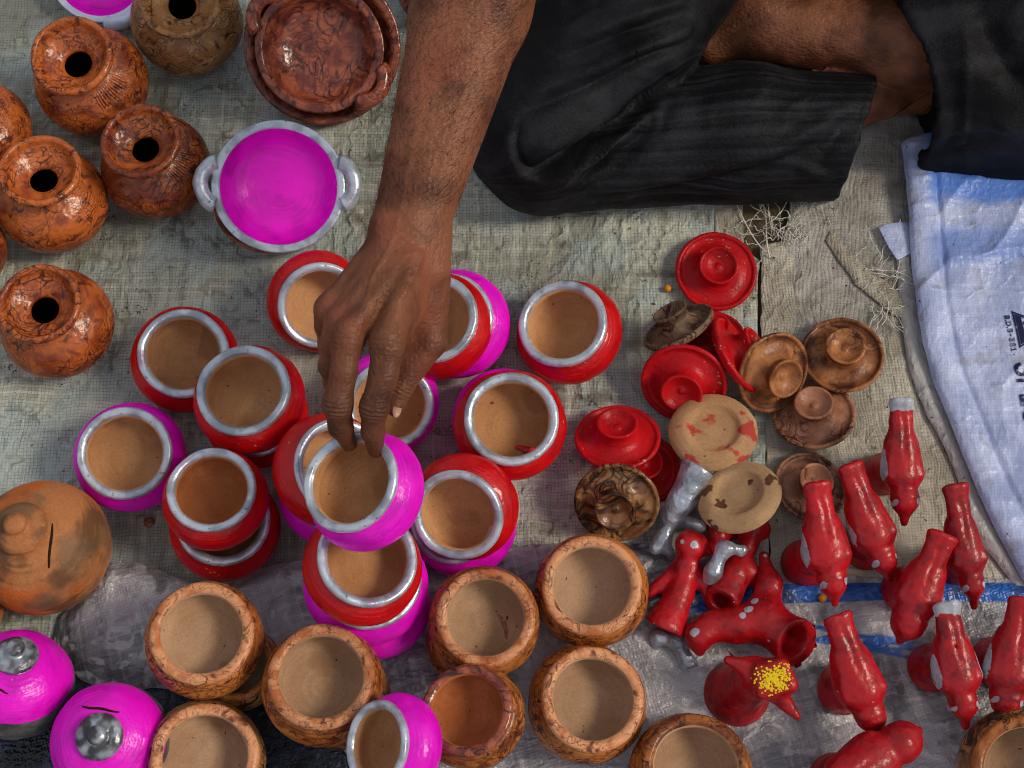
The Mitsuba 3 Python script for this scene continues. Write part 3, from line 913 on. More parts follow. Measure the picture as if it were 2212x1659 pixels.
PLACED = {}
POT, JAR, VASE = ((POT_BODY, POT_RIM, POT_IN), POT_H), ((JAR_BODY, JAR_RIM, JAR_IN), JAR_H), ((VASE_BODY, VASE_MOUTH, VASE_IN), VASE_H)
RED, PINK = ('red_paint', 'silver_paint', 'bare_clay'), ('pink_paint', 'silver_paint', 'bare_clay')
RED2 = ('red_paint', 'silver_paint', 'bare_clay_red')
GP, GV, GJ, GL, GB = 'painted pots with silver rims', 'narrow necked marbled vases', 'marbled clay jars with wide mouths', 'clay lids with hollow knobs', 'red clay birds'
PN = ('body', 'rim', 'inside')
POTS = [
    # mats, rim, body, radius, height of its foot, label
    (RED, (694, 661), (686, 650), 110, None, 'red pot with a silver rim half covered by the hand, just below the pink pan'),
    (RED, (396, 762), (401, 778), 115, None, 'red silver rimmed pot on the sheet, farthest left of the red pots'),
    (RED2, (545, 893), (556, 900), 112, None, 'glossy red pot mostly hidden under the red pot left of the hand'),
    (RED, (524, 841), (541, 866), 120, .044, 'red silver rimmed pot overlapping the leftmost red pot, left of the fingers'),
    (PINK, (268, 978), (283, 989), 119, None, 'pink pot with a silver rim standing alone left of the red stack'),
    (RED, (482, 1122), (487, 1140), 118, None, 'lower red pot of the leftmost stack of two red pots'),
    (RED2, (456, 1056), (467, 1082), 113, .047, 'upper red pot with an orange inside on the leftmost stack of two red pots'),
    (PINK, (728, 1052), (718, 1068), 116, None, 'pink pot mostly hidden under the red pot behind the lifted pot'),
    (RED, (738, 1008), (706, 1016), 124, .046, 'red pot tipped to the right just behind the lifted pink pot'),
    (PINK, (812, 1288), (815, 1312), 116, None, 'lowest pink pot of the stack of three below the lifted pot'),
    (PINK, (797, 1245), (790, 1264), 134, .044, 'pink middle pot of the stack of three below the lifted pot'),
    (RED, (796, 1203), (781, 1227), 129, .092, 'red top pot of the stack of three below the lifted pot'),
    (PINK, (966, 690), (988, 701), 118, None, 'pink pot right of the wrist, behind a red pot leaning on it'),
    (RED, (934, 686), (950, 706), 116, .030, 'red pot right of the wrist leaning on a pink pot'),
    (RED, (1214, 697), (1231, 721), 115, None, 'red silver rimmed pot standing alone right of the hand under the black trousers'),
    (PINK, (843, 876), (838, 868), 111, None, 'pink pot with its mouth seen below the thumb'),
    (PINK, (1095, 897), (1090, 910), 113, None, 'pink pot almost hidden under a red pot right of the fingers'),
    (RED, (1105, 904), (1102, 920), 121, .044, 'red pot with a dark red drip inside, set on a pink pot'),
    (PINK, (978, 1118), (1004, 1130), 118, None, 'pink pot under the red pot right of the lifted pot'),
    (RED, (987, 1115), (1006, 1092), 118, .046, 'red pot tipped towards the viewer right of the lifted pot'),
    (PINK, (809, 1607), (866, 1612), 112, .085, 'pink pot lying tipped to the left at the bottom edge among clay jars'),
]


def build_pots():
    for m, rim, body, r, zb, lab in POTS:
        k = pottery(POT, 'painted_pot', lab, 'pot', GP, rim, body, r, m, zb, partnames=PN)
    # the one in the hand
    pottery(POT, 'painted_pot', 'pink pot with a silver rim lifted by the hand', 'pot', GP, (753, 1040), (795, 1062), 132, PINK, HELD_Z, partnames=PN)
    # the dried red drip inside the pot set on a pink pot
    for k, v in list(labels.items()):
        if 'dark red drip' in v.get('label', ''):
            C, R, a, M = PLACED[k]
            pts = []
            for x, y, rr in [(1118, 966, 5), (1126, 967, 6), (1134, 971, 8), (1142, 972, 8), (1150, 972, 7), (1156, 973, 7)]:
                d = ray(x, y)
                best = None
                for t in np.linspace(0.9, 1.5, 1200):
                    q = M.T @ (EYE + d * t - C) / R
                    rad = np.interp(q[2], JAR_IN_Z, JAR_IN_R) if q[2] > .09 else 0
                    zf = np.interp(math.hypot(q[0], q[1]), POT_FLOOR_R, POT_FLOOR_Z)
                    if q[2] < zf + .03 or (math.hypot(q[0], q[1]) > np.interp(q[2], POT_WALL_Z, POT_WALL_R) - .02 and q[2] < .6):
                        best = EYE + d * t
                        break
                if best is not None:
                    s = trimesh.creation.icosphere(2, size(rr, best))
                    v = np.array(s.vertices) * [1, 1, 0.35] + best
                    pts.append((v, np.array(s.faces)))
            if pts:
                part('drip', join(pts), 'red_paint', k, label='dark red paint drip inside the rim')


fl = POT_IN[np.argmax(POT_IN[:, 0]):][::-1]
POT_FLOOR_R, POT_FLOOR_Z = fl[:, 0], fl[:, 1]
wl = POT_IN[:np.argmax(POT_IN[:, 0])][::-1]
POT_WALL_Z, POT_WALL_R = wl[:, 1], wl[:, 0]
JAR_IN_Z, JAR_IN_R = POT_WALL_Z, POT_WALL_R
HELD_Z = 0.142
build_pots()

JARS = [
    (('lacquer_dark', 'lacquer_tan', 'bare_clay_grey'), (512, 1432), (518, 1444), 92, None, 'dark jar mostly hidden behind the lowest left clay jars'),
    (('lacquer_tan', 'lacquer_pale', 'bare_clay_grey'), (436, 1367), (443, 1384), 126, .042, 'clay jar with a pale rim left of the stack of three pots'),
    (('lacquer_dark', 'lacquer_tan', 'bare_clay_grey'), (728, 1498), (738, 1512), 108, None, 'dark marbled jar almost hidden under the clay jar below the stack of three pots'),
    (('lacquer_tan', 'lacquer_pale', 'bare_clay_grey'), (694, 1459), (698, 1482), 131, .047, 'large clay jar with a ringed shoulder directly below the stack of three pots'),
    (('lacquer_dark', 'lacquer_pale', 'bare_clay_grey'), (443, 1635), (441, 1646), 131, .015, 'clay jar cut by the bottom edge, right of the pink money bank'),
    (('lacquer_tan', 'lacquer_tan', 'bare_clay_grey'), (1018, 1376), (1018, 1386), 98, None, 'brown jar under the clay jar right of the stack of three pots'),
    (('lacquer_tan', 'lacquer_pale', 'bare_clay_grey'), (1050, 1333), (1045, 1344), 121, .036, 'clay jar right of the stack of three pots, on another jar'),
    (('lacquer_tan', 'lacquer_pale', 'bare_clay_grey'), (1279, 1265), (1278, 1277), 123, None, 'clay jar beside the red clay doll, highest of the clay jars'),
    (('lacquer_tan', 'lacquer_pale', 'bare_clay_grey'), (1282, 1510), (1266, 1521), 128, .01, 'clay jar with an orange rim below the highest clay jar'),
    (('lacquer_tan', 'lacquer_maroon', 'bare_clay_red'), (1008, 1532), (1022, 1549), 114, .058, 'reddish clay jar with a dark orange inside beside the tipped pink pot'),
    (('lacquer_tan', 'lacquer_tan', 'bare_clay_grey'), (1504, 1659), (1490, 1676), 134, .01, 'orange rimmed clay jar at the bottom edge left of the lowest red bird'),
    (('lacquer_dark', 'lacquer_tan', 'bare_clay_grey'), (2226, 1668), (2208, 1668), 138, .01, 'clay jar cut by the bottom right corner'),
    (('lacquer_tan', 'lacquer_tan', 'bare_clay_grey'), (690, 1768), (690, 1785), 120, .02, 'clay jar whose rim just shows at the bottom edge left of the tipped pink pot'),
]
for m, rim, body, r, zb, lab in JARS:
    pottery(JAR, 'clay_jar', lab, 'jar', GJ, rim, body, r, m, zb, partnames=PN, wob=0.028)

VM = ('lacquer_orange', 'lacquer_orange', 'vase_inside')
VASES = [
    (VM, (153, 119), (199, 176), 121, 'orange marbled vase with a flared neck, upper left, below the pale blue pan', 5.6),
    (VM, (85, 366), (113, 434), 118, 'orange marbled vase at the left edge, left of the vase beside the pink pan', None),
    (VM, (302, 303), (338, 361), 117, 'orange marbled vase with a notched shoulder, left of the pink pan', 5.9),
    (VM, (83, 654), (124, 700), 121, 'glossy orange vase alone at the left edge, lowest of the vases', None),
    (('lacquer_olive', 'lacquer_olive', 'vase_inside'), (388, -4), (404, 44), 119, 'olive brown marbled vase cut by the top edge', 0.4),
    (VM, (-100, 212), (-50, 285), 117, 'orange vase of which only the right side shows at the left edge', None),
    (VM, (-150, 470), (-100, 545), 112, 'clay vase of which a sliver shows at the left edge beside two vases', None),
    (('lacquer_maroon', 'lacquer_maroon', 'vase_inside'), (918, -60), (930, -18), 70, 'small maroon pot peeking out behind the forearm at the top edge', None),
]
for m, rim, body, r, lab, ph in VASES:
    pottery(VASE, 'clay_vase', lab, 'vase', GV, rim, body, r, m, None, partnames=('body', 'mouth', 'inside'), spin=0.0, extra=notches(ph) if ph is not None else None, n=480 if ph is not None else 128)


# ---- two-handled pans
PAN_BODY = curve([(0, -.44), (.42, -.42), (.74, -.29), (.92, -.08), (.985, .07)])
PAN_RIM = curve([(.985, .07), (1.0, .10), (.99, .125), (.94, .13), (.90, .122), (.875, .105)], n=12)
PAN_IN = curve([(.875, .105), (.855, .085), (.80, -.02), (.64, -.19), (.40, -.29), (0, -.32)])


def pan(name, label, rim, body, Rpx, h, mats, zb, handles, group=None, n=140, hm=None):
    IDENT[0] += 1
    i = IDENT[0]
    C, R, a = solve(body, rim, Rpx, h, np.vstack([PAN_BODY, PAN_RIM]), zb)
    M = fr(a, 0.0)
    k = thing(name, label, 'pan' if handles else 'plate', group)
    for nm, pr, mt in zip(PN, (PAN_BODY, PAN_RIM, PAN_IN), mats):
        lathe_part(nm, pr, mt, k, C, R, M, i, n=n, wob=0.008, seed=i)
    for ang, rr in handles:
        s = np.linspace(-1, 1, 25)
        th = ang + s * 0.33
        rad = 0.985 + 0.170 * rr * np.cos(s * np.pi / 2) ** 0.7
        pts = np.stack([rad * np.cos(th), rad * np.sin(th), 0.06 + 0.05 * np.cos(s * np.pi / 2)], 1)
        v, f = tube(pts, 0.112 + 0.016 * np.abs(s) ** 2, 14)
        v = v * [1, 1, 1.15]
        v = v * (1 + 0.02 * (meshkit.fbm(v * 6 + i, 2) - 0.5))[:, None]
        part('handle', (v * R @ M.T + C, f), hm or mats[1], k)
    PLACED[k] = (C, R, a, M)
    return k


pan('clay_plate', 'maroon marbled plate under the brown pan at the top', (697, 100), (697, 101), 167, .10, ('lacquer_maroon', 'lacquer_maroon', 'lacquer_maroon'), None, [], None)
pan('clay_pan', 'dark brown marbled pan with lug handles lying in a plate at the top', (690, 104), (691, 106), 138, .12, ('lacquer_maroon', 'lacquer_maroon', 'lacquer_maroon'), .034, [(2.55, 1.0), (-0.62, 1.0)], 'two handled pans')
pan('clay_plate', 'maroon plate mostly hidden under the bright pink pan', (603, 424), (606, 432), 143, .10, ('lacquer_maroon', 'lacquer_maroon', 'lacquer_maroon'), None, [], None)
pan('clay_pan', 'bright pink pan with a silver rim and two silver handles', (602, 403), (603, 405), 143, .12, ('lacquer_maroon', 'silver_paint', 'pink_paint'), .030, [(3.10, 1.0), (0.06, 0.9)], 'two handled pans')
pan('clay_pan', 'pale blue pan with a pink inside cut by the top edge', (216, -62), (219, -58), 110, .12, ('pale_blue_paint', 'pale_blue_paint', 'pink_paint'), None, [(-1.1, 0.7)], 'two handled pans')


# ---- money banks: closed round pots with a knob and a slot
BANK = curve([(0, -.80), (.42, -.76), (.78, -.52), (.97, -.18), (1.0, .06), (.93, .36), (.74, .63), (.50, .79), (.36, .84)])
BANK_CAP = curve([(.93, .36), (.74, .63), (.50, .79), (.36, .84)])
KNOB = curve([(.36, .84), (.345, .855), (.385, .90), (.375, .95), (.30, 1.01), (.18, 1.035)], [(.18, 1.035), (.145, 1.07), (.16, 1.13), (.12, 1.19), (.0, 1.21)])


def bank(label, knob, body, Rpx, mats, slot, zb=None):
    IDENT[0] += 1
    i = IDENT[0]
    C, R, a = solve(body, knob, Rpx, 1.0, BANK, zb)
    M = fr(a, 0.0)
    k = thing('money_bank', label, 'money bank', 'round clay money banks')
    ncut = int(np.argmin(np.abs(BANK[:, 1] - (.36 if mats[0] != mats[1] else .84)) + (BANK[:, 0] > 2)))
    cut = int(np.argmax(BANK[:, 1] > .22)) if mats[0] != mats[1] else len(BANK) - 1
    lathe_part('body', BANK[:cut + 1], mats[0], k, C, R, M, i, wob=0.02, seed=i)
    if mats[0] != mats[1]:
        lathe_part('painted_top', BANK[cut:], mats[1], k, C, R, M, i, wob=0.02, seed=i)
    kk, _ = lathe_part('knob', KNOB, mats[2], k, C, R, M, i, n=72, wob=0.03, seed=i)
    pts = []
    for s in np.linspace(0, 1, 14):
        d = ray(*(np.array(slot[0]) * (1 - s) + np.array(slot[1]) * s + [0.8 * math.sin(7 * s), 1.2 * math.sin(9 * s)]))
        for t in np.linspace(0.8, 1.5, 3000):
            q = M.T @ (EYE + d * t - C) / R
            if q[2] < .95 and math.hypot(q[0], q[1]) < np.interp(q[2], BANK[:, 1], BANK[:, 0]):
                pts.append(EYE + d * t)
                break
    if len(pts) > 4:
        pts = np.array(pts)
        v, f = tube(pts, size(3.2, pts[0]) * np.sin(np.linspace(0.25, np.pi - 0.25, len(pts))) ** 0.4, 8)
        nn = (pts.mean(0) - C); nn /= np.linalg.norm(nn)
        v = v - nn * (((v - np.repeat(pts, 8, 0).mean(0)) @ nn) * 0)[:, None]
        part('coin_slot', (v, f), 'vase_inside', k)
    return k


bank('unpainted orange brown clay money bank with a long slot at the left edge', (40, 1138), (94, 1184), 146, ('bank_clay', 'bank_clay', 'bank_clay'), ((113, 1131), (105, 1227)))
bank('brown clay money bank of which a sliver shows at the left edge', (-170, 1255), (-130, 1295), 138, ('bank_clay', 'bank_clay', 'bank_clay'), ((-160, 1300), (-150, 1350)))
bank('pink and black money bank in the bottom left corner', (34, 1409), (36, 1480), 121, ('smoked_clay', 'pink_paint', 'worn_silver'), ((-14, 1485), (18, 1498)))
bank('pink topped money bank at the bottom edge with its slot above the knob', (212, 1590), (240, 1602), 127, ('smoked_clay', 'pink_paint', 'worn_silver'), ((178, 1526), (258, 1538)), .02)

# ---- lids
LID_TOP = curve([(1.0, .0), (1.005, .045), (.965, .085), (.91, .075), (.87, .035)], [(.87, .035), (.80, .02), (.68, .045), (.56, .10), (.47, .18)], n=12)
LID_KNOB = curve([(.47, .18), (.425, .28), (.43, .42), (.47, .51)], [(.47, .51), (.48, .55), (.44, .572), (.38, .53), (.25, .43), (.10, .395), (.05, .425), (0, .43)], n=12)
LID_UNDER = curve([(0, -.055), (.30, -.06), (.48, -.075), (.555, -.12), (.63, -.185), (.74, -.185), (.88, -.13), (.97, -.05), (1.0, .0)])
LIDP = ('disc', 'knob', 'underside')


def lid(label, rim, body, Rpx, mt, zb=None, flip=False, under=None, group=GL):
    IDENT[0] += 1
    i = IDENT[0]
    s = -1 if flip else 1
    outer = np.vstack([LID_TOP, LID_KNOB, LID_UNDER]) * [1, s]
    C, R, a = solve(body, rim, Rpx, .54, outer, zb)
    if flip:
        a = -a
    M = fr(a, i * 1.7)
    k = thing('clay_lid', label, 'lid', group)
    for nm, pr in zip(LIDP, (LID_TOP, LID_KNOB, LID_UNDER)):
        lathe_part(nm, pr, (under or mt) if nm == 'underside' or flip else mt, k, C, R, M, i, n=110, wob=0.022, seed=i)
    PLACED[k] = (C, R, a, M)
    return k


lid('round red lid lying flat, topmost of the lids', (1553, 573), (1547, 587), 88, 'lid_red')
lid('dark red lid squeezed under the greyish lid', (1540, 700), (1535, 728), 76, 'lid_red')
lid('greyish brown lid tipped to the upper left beside a yellow bead', (1446, 672), (1466, 708), 82, 'lid_grey', .014)
lid('red lid standing nearly on edge, facing the tan brown lid', (1634, 744), (1592, 768), 92, 'lid_red', .004)
lid('red lid tipped towards the viewer, above the stained tan lid', (1472, 850), (1477, 826), 93, 'lid_red', .006)
lid('tan brown lid on edge between the red lid and the brown lid', (1698, 818), (1669, 804), 90, 'lid_brown', .012)
lid('brown lid with a dark moat, farthest right of the lids', (1826, 748), (1820, 768), 88, 'lid_brown', .014)
lid('rosy brown lid below the farthest right lid', (1758, 870), (1758, 896), 88, 'lid_rosy', .004)
lid('dark red lid partly under the red lid beside the pot with the drip', (1393, 998), (1388, 1014), 82, 'lid_red', .004)
lid('red lid with a tall knob right of the pot with the drip', (1334, 914), (1334, 947), 92, 'lid_red', .022)
lid('glossy dark brown lid above the highest clay jar', (1329, 1106), (1332, 1085), 92, 'lacquer_dark', .016)
lid('brown lid half hidden by the red birds', (1764, 1036), (1749, 1052), 80, 'lid_rosy', .004)
lid('tan lid turned over and stained with red paint', (1541, 906), (1540, 932), 95, 'tan_red_stained', .020, flip=True)
lid('tan lid turned over with dark brown spots', (1584, 1044), (1596, 1072), 92, 'tan_brown_spotted', .034, flip=True)

for (x, y, r, lab) in [(1443, 621, 8.5, 'yellow orange bead on the sheet beside the topmost red lid'), (1773, 1296, 9.5, 'yellow orange bead on the blue stripe under a red bird')]:
    p = at(x, y, .008)
    s = trimesh.creation.icosphere(3, size(r, p))
    v = np.array(s.vertices)
    v = v * (1 + 0.10 * (meshkit.fbm(v * 260, 2) - 0.5))[:, None] * [1, .95, .92]
    p[2] = support(p[0], p[1]) + size(r, p) * .86
    k = thing('bead', lab, 'bead', 'yellow orange beads')
    part(k, (v + p, np.array(s.faces)), 'bead_orange')

# ------------------------------------------------------------------ red birds on their stands and other small figures
def split_parts(V, f, rule, names, k, mt, uv):
    c = V[f].mean(1)
    w = rule(c)
    for i, nm in enumerate(names):
        ff = f[w == i]
        if not len(ff):
            continue
        used, inv = np.unique(ff, return_inverse=True)
        path_n = NORM[used]
        kk = key_of(nm, k)
        path = meshkit.write_ply((V[used], inv.reshape(-1, 3)), False, uv[used], None, normals=path_n)
        scene[kk] = {'type': 'ply', 'filename': path, 'face_normals': False, 'bsdf': {'type': 'ref', 'id': mt}}


def vnormals(V, f):
    nn = np.zeros_like(V)
    fn = np.cross(V[f[:, 1]] - V[f[:, 0]], V[f[:, 2]] - V[f[:, 0]])
    for k in range(3):
        np.add.at(nn, f[:, k], fn)
    return nn / (np.linalg.norm(nn, axis=1, keepdims=True) + 1e-20)


NORM = None


def bird(label, tail, beak, width, stand, tone=0.5, wings=(0, 0), tailtip=0, eyes=1, zt=0.088, zh=0.048, head=1.0, lift=0.0, seed=0, flare=1.0):
    global NORM
    T_, B_ = at(*tail, zt + lift), at(*beak, zh + lift)
    ctr = (T_ + B_) / 2
    x = (B_ - T_) * [1, 1, 0]
    L = np.linalg.norm(x); x /= L
    y = np.cross([0, 0, 1], x)
    g0 = support(ctr[0], ctr[1])
    s = L / 0.097
    wpx = size(width / 2 * .93, ctr)
    st = at(*stand, 0.004)
    sx, sy = (st - ctr) @ x, (st - ctr) @ y
    h = T_[2] - g0
    hb = B_[2] - g0
    g = np.random.default_rng(seed + 50)
    j = lambda a: a * (1 + g.normal(0, 0.05))
    zb = 0.42 * h + 0.5 * hb + 0.004

    def fn(P):
        q = P.copy()
        fl = [1, 1, 0.85]
        hx = .0315 * s
        d = cone(q, [-.029 * s, 0, .72 * h + .25 * hb], [.0095 * s, 0, zb - .004], wpx * .56, wpx * 1.03, fl)
        d = smin(d, cone(q, [-.012 * s, 0, zb + .001], [.004 * s, 0, zb - .004], wpx * .86, wpx * .98, fl), .006)
        tl = cone(q, [-.030 * s, 0, .78 * h + .2 * hb], [-.0475 * s, 0, h - .003], wpx * .50, wpx * .68 * flare, [.8, 1.0, .56])
        tl = smax(tl, -(q[..., 0] + .0490 * s), .004)
        d = smin(d, tl, .007)
        d = smin(d, cone(q, [.012 * s, 0, zb - .004], [.024 * s, 0, hb + .010], wpx * .74, wpx * .46, [1, 1, 1]), .006)
        d = smin(d, cone(q, [hx - .001, 0, hb + .010], [hx + .001, 0, hb + .0095], wpx * .68 * head, wpx * .64 * head), .0030)
        d = smin(d, cone(q, [hx + wpx * .30, 0, hb + .0085], [.0490 * s, 0, hb], wpx * .37 * head, .0030, [1, 1, 1]), .0040)
        for sd in (1, -1):
            wg = cone(q, [.013 * s, sd * wpx * .78, zb + .002], [-.027 * s, sd * wpx * .46, zb + .009], wpx * .31, wpx * .10, [1, .7, 1])
            d = smin(d, wg, .0022)
        stem = cone(q, [sx * .55, sy * .55, zb - .010], [sx, sy, .006], wpx * .70, wpx * .92)
        foot = cone(q, [sx, sy, .010], [sx, sy, .004], wpx * .92, wpx * 1.04, [1, 1, 1])
        d = smin(d, smin(stem, foot, .010), .006)
        d = smax(d, -(q[..., 2] - .0005), .003)
        # furrow down the tail and back
        gr = np.exp(-((q[..., 1] - .0006 * np.sin(q[..., 0] * 240)) / .0019) ** 2) * np.clip((q[..., 2] - zb) / .008, 0, 1) * np.exp(-((q[..., 0] + .022 * s) / (.024 * s)) ** 2)
        d = d + .0020 * gr
        return d + .0017 * (meshkit.fbm(q * 85 + seed * 3.7, 3) - .5)
    hs = 1.5 * s
    lo = [min(-.066 * s, sx - wpx * 1.6), min(-wpx * 1.7, sy - wpx * 1.6), -.004]
    hi = [max(.062 * s, sx + wpx * 1.6), max(wpx * 1.7, sy + wpx * 1.6), max(h, .08) + .022]
    V, f = nets(fn, lo, hi, 0.0014)
    V, f = taubin(V, f, 3)
    m = np.zeros(len(V))
    sg_ = lambda a, b: np.exp(-(a / b) ** 2)
    for side, on in ((1, wings[0]), (-1, wings[1])):
        if on:
            m = np.maximum(m, on * sg_(V[:, 1] - side * wpx * 1.0, .0024) * sg_(V[:, 0] - .002 * s, .019 * s) * (V[:, 2] > zb - .014))
    if tailtip:
        m = np.maximum(m, tailtip * sg_(V[:, 0] + .050 * s, .013) * (V[:, 2] > .6 * h))
    if eyes:
        for side in (1, -1):
            m = np.maximum(m, eyes * sg_(V[:, 1] - side * wpx * .52 * head, .0026) * sg_(V[:, 0] - .0350 * s, .0030) * (V[:, 2] > hb - .004))
    uv = np.stack([m, np.full(len(V), tone)], 1)
    W = ctr * [1, 1, 0] + V[:, :1] * x + V[:, 1:2] * y + np.c_[0 * m, 0 * m, V[:, 2] + g0]
    NORM = vnormals(W, f)
    k = thing('clay_bird', label, 'bird figurine', GB)
    cut = zb - wpx * .62
    split_parts(W, f, lambda c: np.where(c[:, 2] - g0 < cut, 1, 0), ('body', 'stand'), k, 'bird_red', uv)
    return k


bird('bright red clay bird on the blue stripe with a grey scraped wing', (1765, 1040), (1803, 1302), 106, (1735, 1222), .85, (0, 1.0), 0, 1, seed=1)
bird('dark red clay bird right of the bright red bird, its tail beside a brown lid', (1836, 1000), (1920, 1250), 102, (1864, 1186), .5, (0, .7), 0, .9, seed=2)
bird('red clay bird with a silver tail tip, farthest up of the birds', (1948, 858), (1953, 1128), 92, (1905, 1030), .55, (0, .9), 1.1, .9, seed=3, head=1.1)
bird('slim dark red clay bird beside the tip of the white bag', (2065, 1044), (2104, 1309), 88, (2060, 1225), .15, (0, 0), 0, .9, seed=4, flare=1.15)
bird('red clay bird facing down left, crossing in front of the slim dark bird', (2040, 1152), (1944, 1384), 104, (1946, 1282), .6, (0, .3), 0, .2, seed=5, head=1.25, flare=1.1)
bird('red clay bird with silver wings and a silver tail tip', (2046, 1299), (2085, 1566), 104, (2002, 1448), .45, (1.0, 1.0), 1.0, .7, seed=6)
bird('red clay bird at the right edge with a grey wing', (2215, 1290), (2162, 1557), 116, (2143, 1438), .4, (0, .9), 0, .9, seed=7)
bird('red clay bird nearest the yellow glitter, with a long smooth back', (1809, 1326), (1893, 1594), 112, (1813, 1494), .6, (0, .3), 0, .4, seed=8)
bird('lowest red clay bird, facing up right at the bottom edge', (1742, 1730), (1985, 1578), 124, (1800, 1690), .3, (0, 0), 0, 0, seed=9, zh=.06, head=1.2)


FIGFN = [None]


def surface_point(fn, x, y, z0=.13, z1=-.002):
    P = np.array([at(x, y, z) for z in np.linspace(z0, z1, 500)], np.float32)
    d = fn(P)
    i = int(np.argmax(d < 0))
    return P[i].astype(float) if d[i] < 0 else None


def figure(name, label, cat, group, cones, mt, k=0.006, cuts=(), holes=(), h=0.0013, tone=0.5, mask=None, lift=0.0, seed=0, rough=.0014, rule=None, names=('body',), extra=None, pad=0.0):
    """A small modelled figure: swellings between points that stand at these places of the photograph, heights in metres, radii in its pixels."""
    global NORM
    cs = []
    for x1, y1, z1, r1, x2, y2, z2, r2 in cones:
        a, b = at(x1, y1, z1), at(x2, y2, z2)
        cs.append((a, b, size(r1, a), size(r2, b)))
    ct = [(at(x, y, z), (lambda n: n / np.linalg.norm(n))(at(x2, y2, z2) - at(x, y, z))) for x, y, z, x2, y2, z2 in cuts]
    hl = [(at(x1, y1, z1), at(x2, y2, z2), size(r1, at(x1, y1, z1)), size(r2, at(x2, y2, z2))) for x1, y1, z1, r1, x2, y2, z2, r2 in holes]
    pts = np.array([p for a, b, ra, rb in cs for p, r in ((a, ra), (b, rb)) for p in (a - r - .006, a + r + .006) * 0 + (p - r - .006, p + r + .006)]) if False else np.vstack([np.vstack([a - ra - .006, a + ra + .006, b - rb - .006, b + rb + .006]) for a, b, ra, rb in cs])

    def fn(P):
        d = None
        for a, b, ra, rb in cs:
            e = cone(P, a, b, ra, rb)
            d = e if d is None else smin(d, e, k)
        if extra is not None:
            d = extra(P, d)
        for p, n in ct:
            d = smax(d, (P - p.astype(np.float32)) @ n.astype(np.float32), .0012)
        for a, b, ra, rb in hl:
            d = smax(d, -cone(P, a, b, ra, rb), .0012)
        return d + rough * (meshkit.fbm(P * 85 + seed * 2.9, 2) - .5)
    FIGFN[0] = fn
    V, f = nets(fn, pts.min(0) - pad, pts.max(0) + pad, h)
    V, f = taubin(V, f, 2)
    m = np.zeros(len(V))
    for x, y, r, w in (mask or ()):
        t = surface_point(fn, x, y)
        if t is not None:
            m = np.maximum(m, w * np.exp(-((V - t) ** 2).sum(1) / size(r, t) ** 2))
    NORM = vnormals(V, f)
    kk = thing(name, label, cat, group)
    split_parts(V, f, rule if rule is not None else (lambda c: np.zeros(len(c), int)), names, kk, mt, np.stack([m, np.full(len(V), tone)], 1))
    return kk


Z = 0.026
figure('clay_bird', 'red clay bird lying on its side with its hollow stand facing right', 'bird figurine', GB,
       [(1650, 1202, .03, 11, 1662, 1262, .032, 22), (1662, 1262, .032, 22, 1650, 1338, .034, 42), (1650, 1338, .034, 42, 1590, 1352, .034, 34), (1590, 1352, .034, 34, 1540, 1352, .034, 27),
        (1540, 1352, .034, 27, 1508, 1376, .034, 26), (1508, 1376, .034, 24, 1512, 1408, .030, 8), (1660, 1350, .032, 40, 1734, 1396, .044, 58)],
       'bird_red', k=.010, cuts=[(1722, 1390, .041, 1772, 1420, .059)], holes=[(1692, 1372, .034, 28, 1766, 1414, .058, 54)], tone=.35,
       mask=[(1630, 1298, 13, .8), (1617, 1315, 13, .85), (1604, 1330, 10, .8), (1501, 1366, 13, .95), (1653, 1200, 6, .9)], seed=21,
       rule=lambda c: (((c - at(1698, 1378, .030)) @ (at(1790, 1432, .030) - at(1698, 1378, .030))) > 0).astype(int), names=('body', 'stand'))
DOLLS = 'small red clay dolls'
figure('clay_doll', 'red clay doll with silver eyes lying beside the highest clay jar', 'doll', DOLLS,
       [(1490, 1176, .034, 33, 1492, 1182, .034, 32), (1512, 1178, .034, 18, 1528, 1190, .032, 11), (1488, 1190, .032, 18, 1482, 1222, .030, 20), (1482, 1232, .028, 26, 1472, 1280, .028, 26),
        (1472, 1280, .028, 25, 1438, 1352, .026, 47), (1468, 1228, .028, 17, 1404, 1280, .022, 13), (1498, 1232, .028, 17, 1524, 1262, .026, 13), (1524, 1262, .026, 13, 1528, 1290, .024, 11)],
       'bird_red', k=.006, cuts=[(1434, 1354, .026, 1420, 1384, .022)], tone=.75, mask=[(1500, 1176, 10, 1.0), (1474, 1170, 6, .9), (1468, 1292, 7, .5)], seed=22,
       rule=lambda c: np.where(pix(c)[:, 1] < 1204, 0, np.where(pix(c)[:, 1] > 1300, 2, 1)), names=('head', 'body', 'skirt'))
figure('clay_doll', 'headless dark red clay doll with a hollow skirt behind the lying bird', 'doll', DOLLS,
       [(1612, 1140, .022, 24, 1644, 1146, .020, 20), (1632, 1140, .022, 27, 1616, 1176, .024, 17), (1616, 1176, .024, 18, 1590, 1238, .026, 32), (1590, 1238, .026, 32, 1556, 1306, .032, 40), (1600, 1225, .026, 18, 1622, 1236, .026, 16),
        (1622, 1236, .026, 16, 1634, 1262, .022, 12)],
       'bird_red', k=.006, cuts=[(1553, 1304, .031, 1534, 1336, .040)], holes=[(1566, 1286, .028, 18, 1538, 1336, .042, 36)], tone=.35, mask=[(1586, 1300, 8, .7)], seed=23,
       rule=lambda c: np.where(pix(c)[:, 1] < 1180, 1, 0), names=('body', 'head_dress'))
figure('clay_doll', 'small dark red clay doll behind the silver dog, under the spotted lid', 'doll', DOLLS,
       [(1550, 1140, .016, 24, 1552, 1160, .018, 20), (1552, 1160, .018, 18, 1536, 1182, .016, 14), (1560, 1150, .016, 14, 1600, 1146, .012, 16)], 'bird_red', tone=.45, seed=24)
SIL = 'small silver painted clay figures'
